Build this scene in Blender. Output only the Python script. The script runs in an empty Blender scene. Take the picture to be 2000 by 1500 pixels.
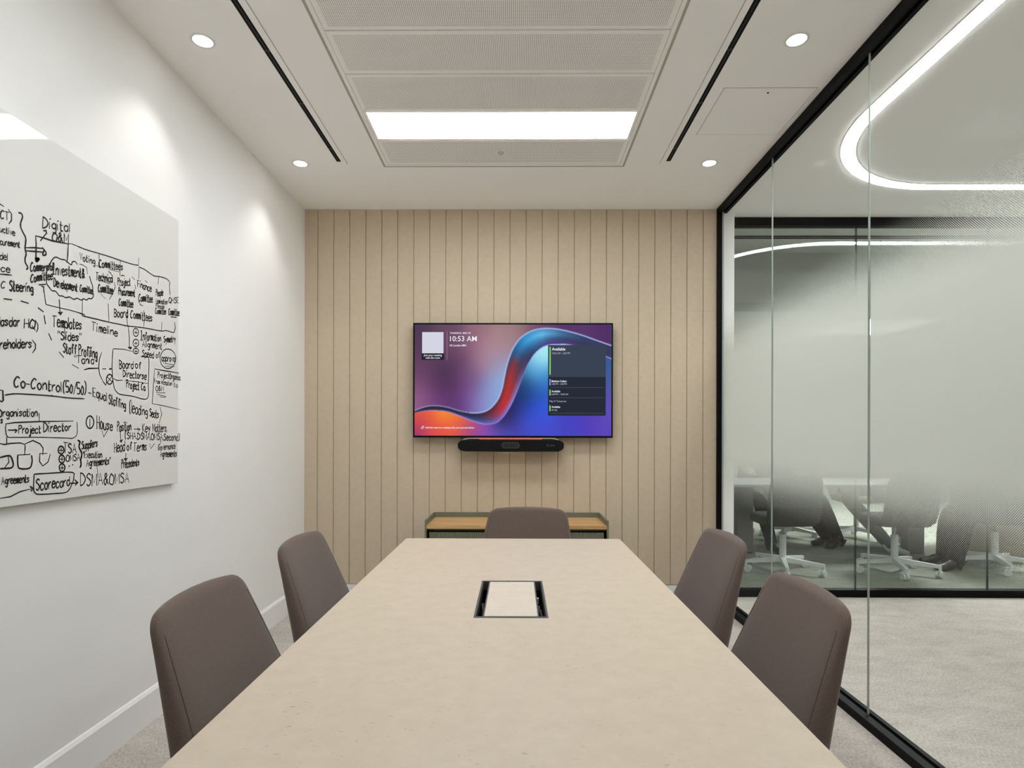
import bpy, bmesh, math, random
import numpy as np
from mathutils import Vector, Matrix, Euler
random.seed(7)
PI = math.pi
scene = bpy.context.scene
COL = scene.collection

# ------------------------------------------------------------------ camera, world, exposure
EYE = 1.21
cam_data = bpy.data.cameras.new('camera'); cam = bpy.data.objects.new('camera', cam_data); COL.objects.link(cam)
cam_data.sensor_fit = 'HORIZONTAL'; cam_data.sensor_width = 36.0; cam_data.lens = 36.0*1150/2000
cam_data.shift_y = 0.05; cam_data.clip_start = 0.02; cam_data.clip_end = 60
cam.location = (0, 0, EYE)
YAW = math.atan(9/1150)
cam.rotation_euler = (Matrix.Rotation(YAW, 4, 'Z') @ Matrix.Rotation(PI/2, 4, 'X') @ Matrix.Rotation(0.0022, 4, 'Z')).to_euler()
scene.camera = cam
world = bpy.data.worlds.new('world'); scene.world = world; world.use_nodes = True
world.node_tree.nodes['Background'].inputs[0].default_value = (0.9, 0.95, 1.0, 1)
world.node_tree.nodes['Background'].inputs[1].default_value = 0.25
vs = scene.view_settings
vs.view_transform = 'Standard'; vs.look = 'None'; vs.gamma = 1.0; vs.use_curve_mapping = False
vs.exposure = 0.0
PANEL_POWER = 18.3      # radiance of the ceiling light panels
STRIP_POWER = 28.0      # radiance of the corridor light line
SPOT_POWER = 9.0      # watts of each downlight
OFFICE_POWER = 34.0     # radiance of the fill lights added to the open office

scene.cycles.max_bounces = 20; scene.cycles.diffuse_bounces = 16; scene.cycles.transparent_max_bounces = 24

# ------------------------------------------------------------------ helpers
def lin(r, g, b):
    def f(c):
        c /= 255.0
        return c/12.92 if c <= 0.04045 else ((c+0.055)/1.055)**2.4
    return (f(r), f(g), f(b), 1.0)

class MB:
    """collects geometry for one mesh"""
    def __init__(s): s.v = []; s.f = []; s.m = []
    def add(s, vs_, fs_, mi=0):
        o = len(s.v); s.v += [tuple(p) for p in vs_]
        for f in fs_: s.f.append([i+o for i in f]); s.m.append(mi)
        return s
    def box(s, x0, x1, y0, y1, z0, z1, mi=0):
        return s.add([(x0,y0,z0),(x1,y0,z0),(x1,y1,z0),(x0,y1,z0),(x0,y0,z1),(x1,y0,z1),(x1,y1,z1),(x0,y1,z1)],
                     [(0,3,2,1),(4,5,6,7),(0,1,5,4),(1,2,6,5),(2,3,7,6),(3,0,4,7)], mi)
    def rbox(s, x0, x1, y0, y1, z0, z1, r=0.01, seg=3, mi=0):
        bm = bmesh.new(); bmesh.ops.create_cube(bm, size=1)
        for v in bm.verts:
            v.co = ((x0+x1)/2+v.co.x*(x1-x0), (y0+y1)/2+v.co.y*(y1-y0), (z0+z1)/2+v.co.z*(z1-z0))
        bmesh.ops.bevel(bm, geom=list(bm.edges), offset=r, segments=seg, profile=0.5, affect='EDGES')
        bm.verts.index_update()
        s.add([v.co[:] for v in bm.verts], [[v.index for v in f.verts] for f in bm.faces], mi); bm.free(); return s
    def tube(s, pts, rad, n=10, mi=0, caps=True):
        pts = [Vector(p) for p in pts]; rad = rad if hasattr(rad, '__len__') else [rad]*len(pts)
        rings = []; prev = None
        for i, p in enumerate(pts):
            t = (pts[min(i+1, len(pts)-1)]-pts[max(i-1, 0)]).normalized()
            if prev is None:
                a = Vector((0,0,1)) if abs(t.z) < 0.9 else Vector((1,0,0))
                u = t.cross(a).normalized()
            else:
                u = (prev-t*prev.dot(t)).normalized()
            prev = u; w = t.cross(u)
            rings.append([p+(u*math.cos(2*PI*k/n)+w*math.sin(2*PI*k/n))*rad[i] for k in range(n)])
        vv = [q for r in rings for q in r]; ff = []
        for i in range(len(pts)-1):
            for k in range(n):
                ff.append((i*n+k, i*n+(k+1)%n, (i+1)*n+(k+1)%n, (i+1)*n+k))
        if caps: ff.append(list(range(n))[::-1]); ff.append([(len(pts)-1)*n+k for k in range(n)])
        return s.add(vv, ff, mi)
    def lathe(s, prof, c=(0,0,0), n=32, mi=0):
        vv = []; ff = []
        for (r, z) in prof:
            for k in range(n):
                a = 2*PI*k/n; vv.append((c[0]+r*math.cos(a), c[1]+r*math.sin(a), c[2]+z))
        for i in range(len(prof)-1):
            for k in range(n): ff.append((i*n+k, i*n+(k+1)%n, (i+1)*n+(k+1)%n, (i+1)*n+k))
        if prof[0][0] > 1e-6: ff.append(list(range(n))[::-1])
        if prof[-1][0] > 1e-6: ff.append([(len(prof)-1)*n+k for k in range(n)])
        return s.add(vv, ff, mi)
    def loft(s, rings, mi=0, cap0=True, cap1=True):
        n = len(rings[0]); vv = [p for r in rings for p in r]; ff = []
        for i in range(len(rings)-1):
            for k in range(n): ff.append((i*n+k, i*n+(k+1)%n, (i+1)*n+(k+1)%n, (i+1)*n+k))
        if cap0: ff.append(list(range(n))[::-1])
        if cap1: ff.append([(len(rings)-1)*n+k for k in range(n)])
        return s.add(vv, ff, mi)
    def prism(s, outline, z0, z1, axis='z', mi=0):
        n = len(outline)
        def P(a, b, c):
            return {'z': (a,b,c), 'y': (a,c,b), 'x': (c,a,b)}[axis]
        vv = [P(a,b,z0) for a,b in outline]+[P(a,b,z1) for a,b in outline]
        ff = [list(range(n))[::-1], list(range(n,2*n))]+[(k,(k+1)%n,n+(k+1)%n,n+k) for k in range(n)]
        return s.add(vv, ff, mi)
    def shift(s, d):
        s.v = [(p[0]+d[0], p[1]+d[1], p[2]+d[2]) for p in s.v]; return s

def obj(name, mb, mats, parent=None, smooth=False, origin=None):
    """links a mesh; with a parent the geometry is given in world coordinates unless the root sits at the origin"""
    me = bpy.data.meshes.new(name)
    root = parent
    while root is not None and root.parent is not None: root = root.parent
    off = Vector(origin) if origin is not None else (Vector(root.location) if root is not None else Vector((0,0,0)))
    me.from_pydata([(p[0]-off.x, p[1]-off.y, p[2]-off.z) for p in mb.v], [], mb.f)
    bm = bmesh.new(); bm.from_mesh(me); bmesh.ops.recalc_face_normals(bm, faces=bm.faces); bm.to_mesh(me); bm.free()
    mats = mats if isinstance(mats, (list, tuple)) else [mats]
    for m in mats: me.materials.append(m)
    if any(mb.m): me.polygons.foreach_set('material_index', mb.m)
    if smooth:
        me.polygons.foreach_set('use_smooth', [True]*len(me.polygons))
        if smooth != 'full':
            try: me.set_sharp_from_angle(angle=math.radians(35))
            except Exception: pass
    o = bpy.data.objects.new(name, me); COL.objects.link(o)
    if parent is not None: o.parent = parent
    elif origin is not None: o.location = origin
    return o

def thing(name, label, cat, loc=(0,0,0), rz=0.0, group=None):
    o = bpy.data.objects.new(name, None); COL.objects.link(o); o.empty_display_size = 0.1
    o.location = loc; o.rotation_euler = (0,0,rz); o['label'] = label; o['category'] = cat
    if group: o['group'] = group
    return o
def tag(o, label, cat, group=None):
    o['label'] = label; o['category'] = cat
    if group: o['group'] = group
    return o
def struct(name, mb, mats, parent=None, smooth=False):
    o = obj(name, mb, mats, parent, smooth)
    if parent is None: o['kind'] = 'structure'
    return o
def dup(root, loc, rz, label, group=None):
    r = root.copy(); COL.objects.link(r); r.location = loc; r.rotation_euler = (0,0,rz); r['label'] = label
    if group: r['group'] = group
    for ch in list(root.children):
        c = ch.copy(); COL.objects.link(c); c.parent = r
        for g in list(ch.children):
            d = g.copy(); COL.objects.link(d); d.parent = c
    return r

# ------------------------------------------------------------------ materials
def new_mat(name):
    m = bpy.data.materials.new(name); m.use_nodes = True
    return m, m.node_tree, m.node_tree.nodes, m.node_tree.links
def pmat(name, col, rough=0.5, spec=0.5, metal=0.0, coat=0.0, noise=None, bump=None, sheen=0.0):
    """noise = (scale, amount, detail); bump = (scale, strength)"""
    m, nt, N, Lk = new_mat(name); b = N['Principled BSDF']
    b.inputs['Base Color'].default_value = col; b.inputs['Roughness'].default_value = rough
    b.inputs['Specular IOR Level'].default_value = spec; b.inputs['Metallic'].default_value = metal
    if coat: b.inputs['Coat Weight'].default_value = coat; b.inputs['Coat Roughness'].default_value = 0.02
    if sheen: b.inputs['Sheen Weight'].default_value = sheen; b.inputs['Sheen Roughness'].default_value = 0.5
    tc = N.new('ShaderNodeTexCoord')
    if noise:
        n = N.new('ShaderNodeTexNoise'); n.inputs['Scale'].default_value = noise[0]; n.inputs['Detail'].default_value = noise[2]
        Lk.new(tc.outputs['Object'], n.inputs['Vector'])
        mx = N.new('ShaderNodeMix'); mx.data_type = 'RGBA'; mx.blend_type = 'MIX'
        lo = tuple(c*(1-noise[1]) for c in col[:3])+(1,); hi = tuple(min(1, c*(1+noise[1])) for c in col[:3])+(1,)
        mx.inputs['A'].default_value = lo; mx.inputs['B'].default_value = hi
        mr = N.new('ShaderNodeMapRange'); mr.inputs[1].default_value = 0.3; mr.inputs[2].default_value = 0.7
        Lk.new(n.outputs['Fac'], mr.inputs[0]); Lk.new(mr.outputs[0], mx.inputs['Factor']); Lk.new(mx.outputs['Result'], b.inputs['Base Color'])
    if bump:
        n2 = N.new('ShaderNodeTexNoise'); n2.inputs['Scale'].default_value = bump[0]; n2.inputs['Detail'].default_value = 4
        Lk.new(tc.outputs['Object'], n2.inputs['Vector'])
        bp = N.new('ShaderNodeBump'); bp.inputs['Strength'].default_value = bump[1]; bp.inputs['Distance'].default_value = 0.002
        Lk.new(n2.outputs['Fac'], bp.inputs['Height']); Lk.new(bp.outputs['Normal'], b.inputs['Normal'])
    return m
def emat(name, col, strength):
    m, nt, N, Lk = new_mat(name); N.remove(N['Principled BSDF'])
    e = N.new('ShaderNodeEmission'); e.inputs[0].default_value = col; e.inputs[1].default_value = strength
    Lk.new(e.outputs[0], N['Material Output'].inputs[0]); return m
def math_node(N, Lk, op, a, b=None, c=None):
    n = N.new('ShaderNodeMath'); n.operation = op
    for i, x in enumerate((a, b, c)):
        if x is None: continue
        if isinstance(x, (int, float)): n.inputs[i].default_value = x
        else: Lk.new(x, n.inputs[i])
    return n.outputs[0]

M = {}
M['plaster'] = pmat('wall_paint', lin(237,237,235), 0.85, 0.2, noise=(3, 0.01, 2))
M['ceiling'] = pmat('ceiling_paint', lin(248,247,246), 0.9, 0.2)
M['skirt'] = pmat('skirting_paint', lin(238,238,238), 0.35, 0.5)
M['black_metal'] = pmat('black_metal', lin(11,11,12), 0.6, 0.12)
M['black_matt'] = pmat('black_matt', lin(10,10,10), 0.8, 0.2)
M['white_metal'] = pmat('white_powder_coat', lin(226,228,226), 0.4, 0.4)
M['steel'] = pmat('steel', lin(150,150,150), 0.25, 0.5, metal=1.0)
M['office_wall'] = pmat('office_wall', lin(150,152,148), 0.9, 0.2)
M['bulkhead'] = pmat('office_bulkhead', lin(186,188,184), 0.9, 0.2)

# felt acoustic boards
def felt():
    m, nt, N, Lk = new_mat('beige_felt'); b = N['Principled BSDF']; b.inputs['Roughness'].default_value = 0.95; b.inputs['Specular IOR Level'].default_value = 0.1
    tc = N.new('ShaderNodeTexCoord')
    n1 = N.new('ShaderNodeTexNoise'); n1.inputs['Scale'].default_value = 240; n1.inputs['Detail'].default_value = 5; Lk.new(tc.outputs['Object'], n1.inputs['Vector'])
    n2 = N.new('ShaderNodeTexNoise'); n2.inputs['Scale'].default_value = 30; n2.inputs['Detail'].default_value = 4; Lk.new(tc.outputs['Object'], n2.inputs['Vector'])
    s = math_node(N, Lk, 'ADD', math_node(N, Lk, 'MULTIPLY', n1.outputs['Fac'], 0.75), math_node(N, Lk, 'MULTIPLY', n2.outputs['Fac'], 0.25))
    mr = N.new('ShaderNodeMapRange'); mr.inputs[1].default_value = 0.3; mr.inputs[2].default_value = 0.7; Lk.new(s, mr.inputs[0])
    mx = N.new('ShaderNodeMix'); mx.data_type = 'RGBA'; mx.inputs['A'].default_value = lin(190,173,150); mx.inputs['B'].default_value = lin(210,195,174)
    Lk.new(mr.outputs[0], mx.inputs['Factor']); Lk.new(mx.outputs['Result'], b.inputs['Base Color'])
    bp = N.new('ShaderNodeBump'); bp.inputs['Strength'].default_value = 0.3; bp.inputs['Distance'].default_value = 0.001
    Lk.new(n1.outputs['Fac'], bp.inputs['Height']); Lk.new(bp.outputs['Normal'], b.inputs['Normal'])
    return m
M['felt'] = felt()

# stone-look table top with small brown flecks
def stone(name, base):
    m, nt, N, Lk = new_mat(name); b = N['Principled BSDF']; b.inputs['Roughness'].default_value = 0.45; b.inputs['Specular IOR Level'].default_value = 0.35
    tc = N.new('ShaderNodeTexCoord')
    n1 = N.new('ShaderNodeTexNoise'); n1.inputs['Scale'].default_value = 24; n1.inputs['Detail'].default_value = 6; n1.inputs['Roughness'].default_value = 0.65; Lk.new(tc.outputs['Object'], n1.inputs['Vector'])
    mr = N.new('ShaderNodeMapRange'); mr.inputs[1].default_value = 0.3; mr.inputs[2].default_value = 0.7; Lk.new(n1.outputs['Fac'], mr.inputs[0])
    mx = N.new('ShaderNodeMix'); mx.data_type = 'RGBA'
    mx.inputs['A'].default_value = lin(*[c-5 for c in base]); mx.inputs['B'].default_value = lin(*[c+4 for c in base]); Lk.new(mr.outputs[0], mx.inputs['Factor'])
    mp = N.new('ShaderNodeMapping'); mp.inputs['Rotation'].default_value = (0,0,0.5); mp.inputs['Scale'].default_value = (1, 1.9, 1); Lk.new(tc.outputs['Object'], mp.inputs['Vector'])
    n2 = N.new('ShaderNodeTexNoise'); n2.inputs['Scale'].default_value = 75; n2.inputs['Detail'].default_value = 3; Lk.new(mp.outputs[0], n2.inputs['Vector'])
    n3 = N.new('ShaderNodeTexNoise'); n3.inputs['Scale'].default_value = 7; n3.inputs['Detail'].default_value = 2; Lk.new(tc.outputs['Object'], n3.inputs['Vector'])
    f1 = N.new('ShaderNodeMapRange'); f1.inputs[1].default_value = 0.66; f1.inputs[2].default_value = 0.73; Lk.new(n2.outputs['Fac'], f1.inputs[0])
    f2 = N.new('ShaderNodeMapRange'); f2.inputs[1].default_value = 0.42; f2.inputs[2].default_value = 0.62; Lk.new(n3.outputs['Fac'], f2.inputs[0])
    fl = math_node(N, Lk, 'MULTIPLY', f1.outputs[0], math_node(N, Lk, 'MULTIPLY', f2.outputs[0], 0.75))
    mx2 = N.new('ShaderNodeMix'); mx2.data_type = 'RGBA'; mx2.inputs['B'].default_value = lin(150,124,92)
    Lk.new(mx.outputs['Result'], mx2.inputs['A']); Lk.new(fl, mx2.inputs['Factor']); Lk.new(mx2.outputs['Result'], b.inputs['Base Color'])
    return m
M['stone'] = stone('stone_look_laminate', (194,181,163))

# mottled loop pile carpet
def carpet(name, lo, hi):
    m, nt, N, Lk = new_mat(name); b = N['Principled BSDF']; b.inputs['Roughness'].default_value = 1.0; b.inputs['Specular IOR Level'].default_value = 0.05
    tc = N.new('ShaderNodeTexCoord')
    mp = N.new('ShaderNodeMapping'); mp.inputs['Scale'].default_value = (1.0, 1.5, 1); mp.inputs['Rotation'].default_value = (0,0,0.3); Lk.new(tc.outputs['Object'], mp.inputs['Vector'])
    n1 = N.new('ShaderNodeTexNoise'); n1.inputs['Scale'].default_value = 5; n1.inputs['Detail'].default_value = 5; n1.inputs['Roughness'].default_value = 0.7; Lk.new(mp.outputs[0], n1.inputs['Vector'])
    mp2 = N.new('ShaderNodeMapping'); mp2.inputs['Scale'].default_value = (1.0, 0.45, 1); mp2.inputs['Rotation'].default_value = (0,0,0.6); Lk.new(tc.outputs['Object'], mp2.inputs['Vector'])
    n2 = N.new('ShaderNodeTexNoise'); n2.inputs['Scale'].default_value = 150; n2.inputs['Detail'].default_value = 4; Lk.new(mp2.outputs[0], n2.inputs['Vector'])
    s = math_node(N, Lk, 'ADD', math_node(N, Lk, 'MULTIPLY', n1.outputs['Fac'], 0.38), math_node(N, Lk, 'MULTIPLY', n2.outputs['Fac'], 0.62))
    mr = N.new('ShaderNodeMapRange'); mr.inputs[1].default_value = 0.36; mr.inputs[2].default_value = 0.64; Lk.new(s, mr.inputs[0])
    mx = N.new('ShaderNodeMix'); mx.data_type = 'RGBA'; mx.inputs['A'].default_value = lin(*lo); mx.inputs['B'].default_value = lin(*hi)
    Lk.new(mr.outputs[0], mx.inputs['Factor']); Lk.new(mx.outputs['Result'], b.inputs['Base Color'])
    bp = N.new('ShaderNodeBump'); bp.inputs['Strength'].default_value = 0.6; bp.inputs['Distance'].default_value = 0.003
    Lk.new(n2.outputs['Fac'], bp.inputs['Height']); Lk.new(bp.outputs['Normal'], b.inputs['Normal'])
    return m
M['carpet'] = carpet('greige_carpet', (164,157,149), (206,200,193))
M['office_carpet'] = carpet('green_grey_carpet', (122,126,116), (164,166,156))

# perforated metal tile: rows of small round holes
def perforated():
    m, nt, N, Lk = new_mat('perforated_white_metal'); b = N['Principled BSDF']; b.inputs['Roughness'].default_value = 0.6; b.inputs['Specular IOR Level'].default_value = 0.3
    tc = N.new('ShaderNodeTexCoord'); sp = N.new('ShaderNodeSeparateXYZ'); Lk.new(tc.outputs['Object'], sp.inputs[0])
    P_ = 0.0078
    fx = math_node(N, Lk, 'SUBTRACT', math_node(N, Lk, 'FRACT', math_node(N, Lk, 'DIVIDE', sp.outputs[0], P_)), 0.5)
    fy = math_node(N, Lk, 'SUBTRACT', math_node(N, Lk, 'FRACT', math_node(N, Lk, 'DIVIDE', sp.outputs[1], P_)), 0.5)
    d = math_node(N, Lk, 'SQRT', math_node(N, Lk, 'ADD', math_node(N, Lk, 'MULTIPLY', fx, fx), math_node(N, Lk, 'MULTIPLY', fy, fy)))
    hole = N.new('ShaderNodeMapRange'); hole.inputs[1].default_value = 0.27; hole.inputs[2].default_value = 0.19; Lk.new(d, hole.inputs[0])
    mx = N.new('ShaderNodeMix'); mx.data_type = 'RGBA'; mx.inputs['A'].default_value = lin(246,244,242); mx.inputs['B'].default_value = lin(60,58,55)
    Lk.new(hole.outputs[0], mx.inputs['Factor']); Lk.new(mx.outputs['Result'], b.inputs['Base Color'])
    return m
M['perf'] = perforated()
M['tile_metal'] = pmat('white_tile_metal', lin(246,244,242), 0.6, 0.3)

# clear glass: schlick reflection over a tinted see-through body
def glass(name, tint, f0=0.04, power=5.0):
    m, nt, N, Lk = new_mat(name); N.remove(N['Principled BSDF'])
    t = N.new('ShaderNodeBsdfTransparent'); t.inputs[0].default_value = tint
    g = N.new('ShaderNodeBsdfGlossy'); g.inputs['Roughness'].default_value = 0.0
    ge = N.new('ShaderNodeNewGeometry'); dt = N.new('ShaderNodeVectorMath'); dt.operation = 'DOT_PRODUCT'
    Lk.new(ge.outputs['Normal'], dt.inputs[0]); Lk.new(ge.outputs['Incoming'], dt.inputs[1])
    cs = math_node(N, Lk, 'ABSOLUTE', dt.outputs['Value'])
    sch = math_node(N, Lk, 'ADD', f0, math_node(N, Lk, 'MULTIPLY', math_node(N, Lk, 'POWER', math_node(N, Lk, 'SUBTRACT', 1.0, cs), power), 1-f0))
    mx = N.new('ShaderNodeMixShader'); Lk.new(sch, mx.inputs[0]); Lk.new(t.outputs[0], mx.inputs[1]); Lk.new(g.outputs[0], mx.inputs[2])
    Lk.new(mx.outputs[0], N['Material Output'].inputs[0]); return m
M['glass'] = glass('clear_glass', (0.985,0.992,0.988,1), 0.0005, 10.0)
M['glass_tint'] = glass('tinted_glass', (0.955,0.968,0.957,1), 0.045, 5.0)
M['glass_edge'] = pmat('polished_glass_edge', lin(165,174,168), 0.5, 0.4)

# graduated dot film: white dots that grow until they merge
def film():
    m, nt, N, Lk = new_mat('graduated_dot_film'); N.remove(N['Principled BSDF'])
    ge = N.new('ShaderNodeTexCoord'); sp = N.new('ShaderNodeSeparateXYZ'); Lk.new(ge.outputs['Object'], sp.inputs[0])
    k = 2*PI/0.0058
    a = math_node(N, Lk, 'COSINE', math_node(N, Lk, 'MULTIPLY', math_node(N, Lk, 'ADD', sp.outputs[1], sp.outputs[2]), k*0.7071*1.0))
    c = math_node(N, Lk, 'COSINE', math_node(N, Lk, 'MULTIPLY', math_node(N, Lk, 'SUBTRACT', sp.outputs[1], sp.outputs[2]), k*0.7071*1.0))
    cell = math_node(N, Lk, 'ADD', math_node(N, Lk, 'MULTIPLY', math_node(N, Lk, 'ADD', a, c), 0.25), 0.5)     # 0..1, dots at 1
    up = N.new('ShaderNodeMapRange'); up.inputs[1].default_value = 2.13; up.inputs[2].default_value = 1.75; Lk.new(sp.outputs[2], up.inputs[0])
    dn = N.new('ShaderNodeMapRange'); dn.inputs[1].default_value = 0.69; dn.inputs[2].default_value = 1.09; Lk.new(sp.outputs[2], dn.inputs[0])
    grad = math_node(N, Lk, 'MULTIPLY', up.outputs[0], dn.outputs[0])
    # threshold falls from above 1 to below 0 as the gradient rises
    th = math_node(N, Lk, 'SUBTRACT', 1.12, math_node(N, Lk, 'MULTIPLY', grad, 1.3))
    dm = math_node(N, Lk, 'DIVIDE', math_node(N, Lk, 'SUBTRACT', cell, th), 0.22)
    cl = N.new('ShaderNodeClamp'); Lk.new(dm, cl.inputs[0])
    t = N.new('ShaderNodeBsdfTransparent')
    d = N.new('ShaderNodeBsdfDiffuse'); d.inputs[0].default_value = FILM_COL
    tr = N.new('ShaderNodeBsdfTranslucent'); tr.inputs[0].default_value = FILM_COL
    m1 = N.new('ShaderNodeMixShader'); m1.inputs[0].default_value = 0.45; Lk.new(d.outputs[0], m1.inputs[1]); Lk.new(tr.outputs[0], m1.inputs[2])
    m2 = N.new('ShaderNodeMixShader'); Lk.new(cl.outputs[0], m2.inputs[0]); Lk.new(t.outputs[0], m2.inputs[1]); Lk.new(m1.outputs[0], m2.inputs[2])
    Lk.new(m2.outputs[0], N['Material Output'].inputs[0]); return m
FILM_COL = lin(226,228,222)
M['film'] = film()
M['panel_light'] = emat('panel_light', (0.94,0.975,1.0,1), PANEL_POWER)
M['spot_light'] = emat('downlight_lens', (1.0,0.97,0.93,1), 12.0)
M['strip_light'] = emat('strip_light', (0.97,1.0,0.99,1), STRIP_POWER)
M['office_fill_light'] = emat('office_fill_light', (0.98,1.0,0.99,1), OFFICE_POWER)
M['fabric'] = pmat('brown_grey_wool', lin(100,86,79), 0.95, 0.1, noise=(420, 0.16, 3), bump=(500, 0.35), sheen=0.25)
M['dark_fabric'] = pmat('charcoal_fabric', lin(72,74,74), 0.95, 0.1, noise=(200, 0.12, 3))
M['beige_shell'] = pmat('beige_shell', lin(158,148,128), 0.6, 0.3)
M['sage'] = pmat('sage_green_metal', lin(112,114,96), 0.5, 0.4)
def oak():
    m, nt, N, Lk = new_mat('oak'); b = N['Principled BSDF']; b.inputs['Roughness'].default_value = 0.5; b.inputs['Specular IOR Level'].default_value = 0.3
    tc = N.new('ShaderNodeTexCoord'); mp = N.new('ShaderNodeMapping'); mp.inputs['Scale'].default_value = (2.5, 45, 30); Lk.new(tc.outputs['Object'], mp.inputs['Vector'])
    n = N.new('ShaderNodeTexNoise'); n.inputs['Scale'].default_value = 1.0; n.inputs['Detail'].default_value = 5; Lk.new(mp.outputs[0], n.inputs['Vector'])
    mr = N.new('ShaderNodeMapRange'); mr.inputs[1].default_value = 0.3; mr.inputs[2].default_value = 0.7; Lk.new(n.outputs['Fac'], mr.inputs[0])
    mx = N.new('ShaderNodeMix'); mx.data_type = 'RGBA'; mx.inputs['A'].default_value = lin(178,136,88); mx.inputs['B'].default_value = lin(212,172,122)
    Lk.new(mr.outputs[0], mx.inputs['Factor']); Lk.new(mx.outputs['Result'], b.inputs['Base Color']); return m
M['oak'] = oak()
M['whiteboard'] = pmat('white_back_painted_glass', lin(222,222,219), 0.6, 0.3, coat=0.3)
M['marker'] = pmat('black_marker_ink', lin(26,25,25), 0.6, 0.3)
M['dark_frame'] = pmat('anodised_frame', lin(82,80,78), 0.35, 0.5)

# ================================================================== SETTING
XL, XR, YB, YF, HC = -1.545, 1.445, 4.275, -1.0, 2.85      # room faces
GX = 1.490                                                  # glass wall plane
CX1, OY1 = 6.2, 11.0                                        # corridor and office extents
TX0, TX1, TY0, TY1 = -0.803, 0.640, 1.185, 3.585            # ceiling tray opening

b = MB().box(XL-0.1, CX1+0.1, YF-0.1, 4.45, -0.1, 0.0)
struct('floor', b, M['carpet'])
struct('floor', MB().box(1.2, CX1+3, 4.45, OY1, -0.1, 0.0), M['office_carpet'])
# plaster ceiling with the tray opening left out
b = MB()
b.box(XL-0.1, TX0, YF-0.1, YB+0.17, HC, HC+0.15).box(TX1, GX-0.02, YF-0.1, YB+0.17, HC, HC+0.15)
b.box(TX0, TX1, YF-0.1, TY0, HC, HC+0.15).box(TX0, TX1, TY1, YB+0.17, HC, HC+0.15)
b.box(TX0, TX1, TY0, TY1, HC+0.06, HC+0.15)
struct('ceiling', b, M['ceiling'])
struct('ceiling', MB().box(GX-0.02, CX1+0.1, YF-0.1, 4.45, HC, HC+0.15), M['ceiling'])      # corridor
struct('ceiling', MB().box(1.2, CX1+3, 4.45, OY1, HC+0.02, HC+0.15), pmat('office_ceiling', lin(205,207,203), 0.9, 0.2))      # open office
struct('wall_left', MB().box(XL-0.1, XL, YF-0.1, YB+0.17, 0, HC), M['plaster'])
struct('wall_front', MB().box(XL, GX+0.06, YF-0.1, YF, 0, HC), M['plaster'])
# back wall: plaster core with felt boards and V grooves
struct('wall_back', MB().box(XL, 1.480, YB+0.016, YB+0.17, 0, HC), M['plaster'])
grooves = [-1.450+0.1166*i for i in range(25) if -1.450+0.1166*i < XR-0.02]
pts = [(XL, YB)]
for g in grooves:
    pts += [(g-0.0030, YB), (g-0.0012, YB+0.008), (g+0.0012, YB+0.008), (g+0.0030, YB)]
pts += [(XR, YB), (XR, YB+0.0155), (XL, YB+0.0155)]
fb = MB(); n = len(pts); z0, z1 = 0.128, HC
fb.v = [(x,y,z0) for x,y in pts]+[(x,y,z1) for x,y in pts]
for k in range(n): fb.f.append([k,(k+1)%n,n+(k+1)%n,n+k]); fb.m.append(0)
fb.box(1.205, XR, YB-0.0004, YB+0.001, 2.1125, 2.1137, 1)
struct('wall_back', fb, [M['felt'], pmat('felt_seam', lin(160,142,120), 0.95, 0.1)])
struct('baseboard_back', MB().box(XL, XR, YB-0.004, YB+0.016, 0, 0.124), M['skirt'])
def skirting(x0, x1, y0, y1): return MB().box(x0, x1, y0, y1, 0, 0.128).add(
    [(x0,y0,0.128),(x1,y0,0.128),(x1,y1,0.128),(x0,y1,0.128),(x0,y0,0.142),(x0+0.006,y0,0.140),(x0+0.006,y1,0.140),(x0,y1,0.142)],
    [(0,1,5,4),(1,2,6,5),(2,3,7,6),(4,5,6,7),(3,0,4,7)])
struct('baseboard_left', skirting(XL, XL+0.015, YF, YB-0.004), M['skirt'])
struct('baseboard_front', MB().box(XL+0.015, 1.45, YF, YF+0.015, 0, 0.14), M['skirt'])

# ---- glass wall on the right: black track at the ceiling, sill, end post, three panes
def track(z0, z1):
    zm = (z0+z1)/2; up = z0 > 1
    m = MB()
    m.box(GX-0.045, GX-0.010, YF, YB+0.002, z0, z1).box(GX+0.010, GX+0.030, YF, YB+0.002, z0, z1)
    if up: m.box(GX-0.010, GX+0.010, YF, YB, z0+0.014, z1)
    else: m.box(GX-0.010, GX+0.010, YF, YB, z0, z1-0.010)
    return m
struct('trim_1', track(HC-0.030, HC-0.0005), M['black_metal'])
struct('trim_2', track(0.0, 0.038), M['black_metal'])
struct('trim_3', MB().box(1.446, 1.474, YB-0.022, YB+0.016, 0.038, HC-0.030).box(1.474, GX-0.005, YB-0.004, YB+0.001, 0.038, HC-0.030), M['black_metal'])
panes = [(3.4485, YB-0.010), (2.5045, 3.4455), (1.559, 2.5015), (0.6135, 1.556), (-0.33, 0.6105), (YF, -0.333)]
for i, (y0, y1) in enumerate(panes):
    p = MB().box(GX-0.004, GX+0.004, y0, y1, 0.030, HC-0.018)
    p.m = [0,0,1,0,1,0]
    w = struct('window_%d' % (i+1), p, [M['glass'], M['glass_edge']])
    f = MB().add([(GX+0.0046, y0+0.001, 0.6), (GX+0.0046, y1-0.001, 0.6), (GX+0.0046, y1-0.001, 2.3), (GX+0.0046, y0+0.001, 2.3)], [(0,1,2,3)])
    fo = obj('frosted_film', f, M['film'], w); fo['label'] = 'white dot film fading out towards floor and ceiling'

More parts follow.
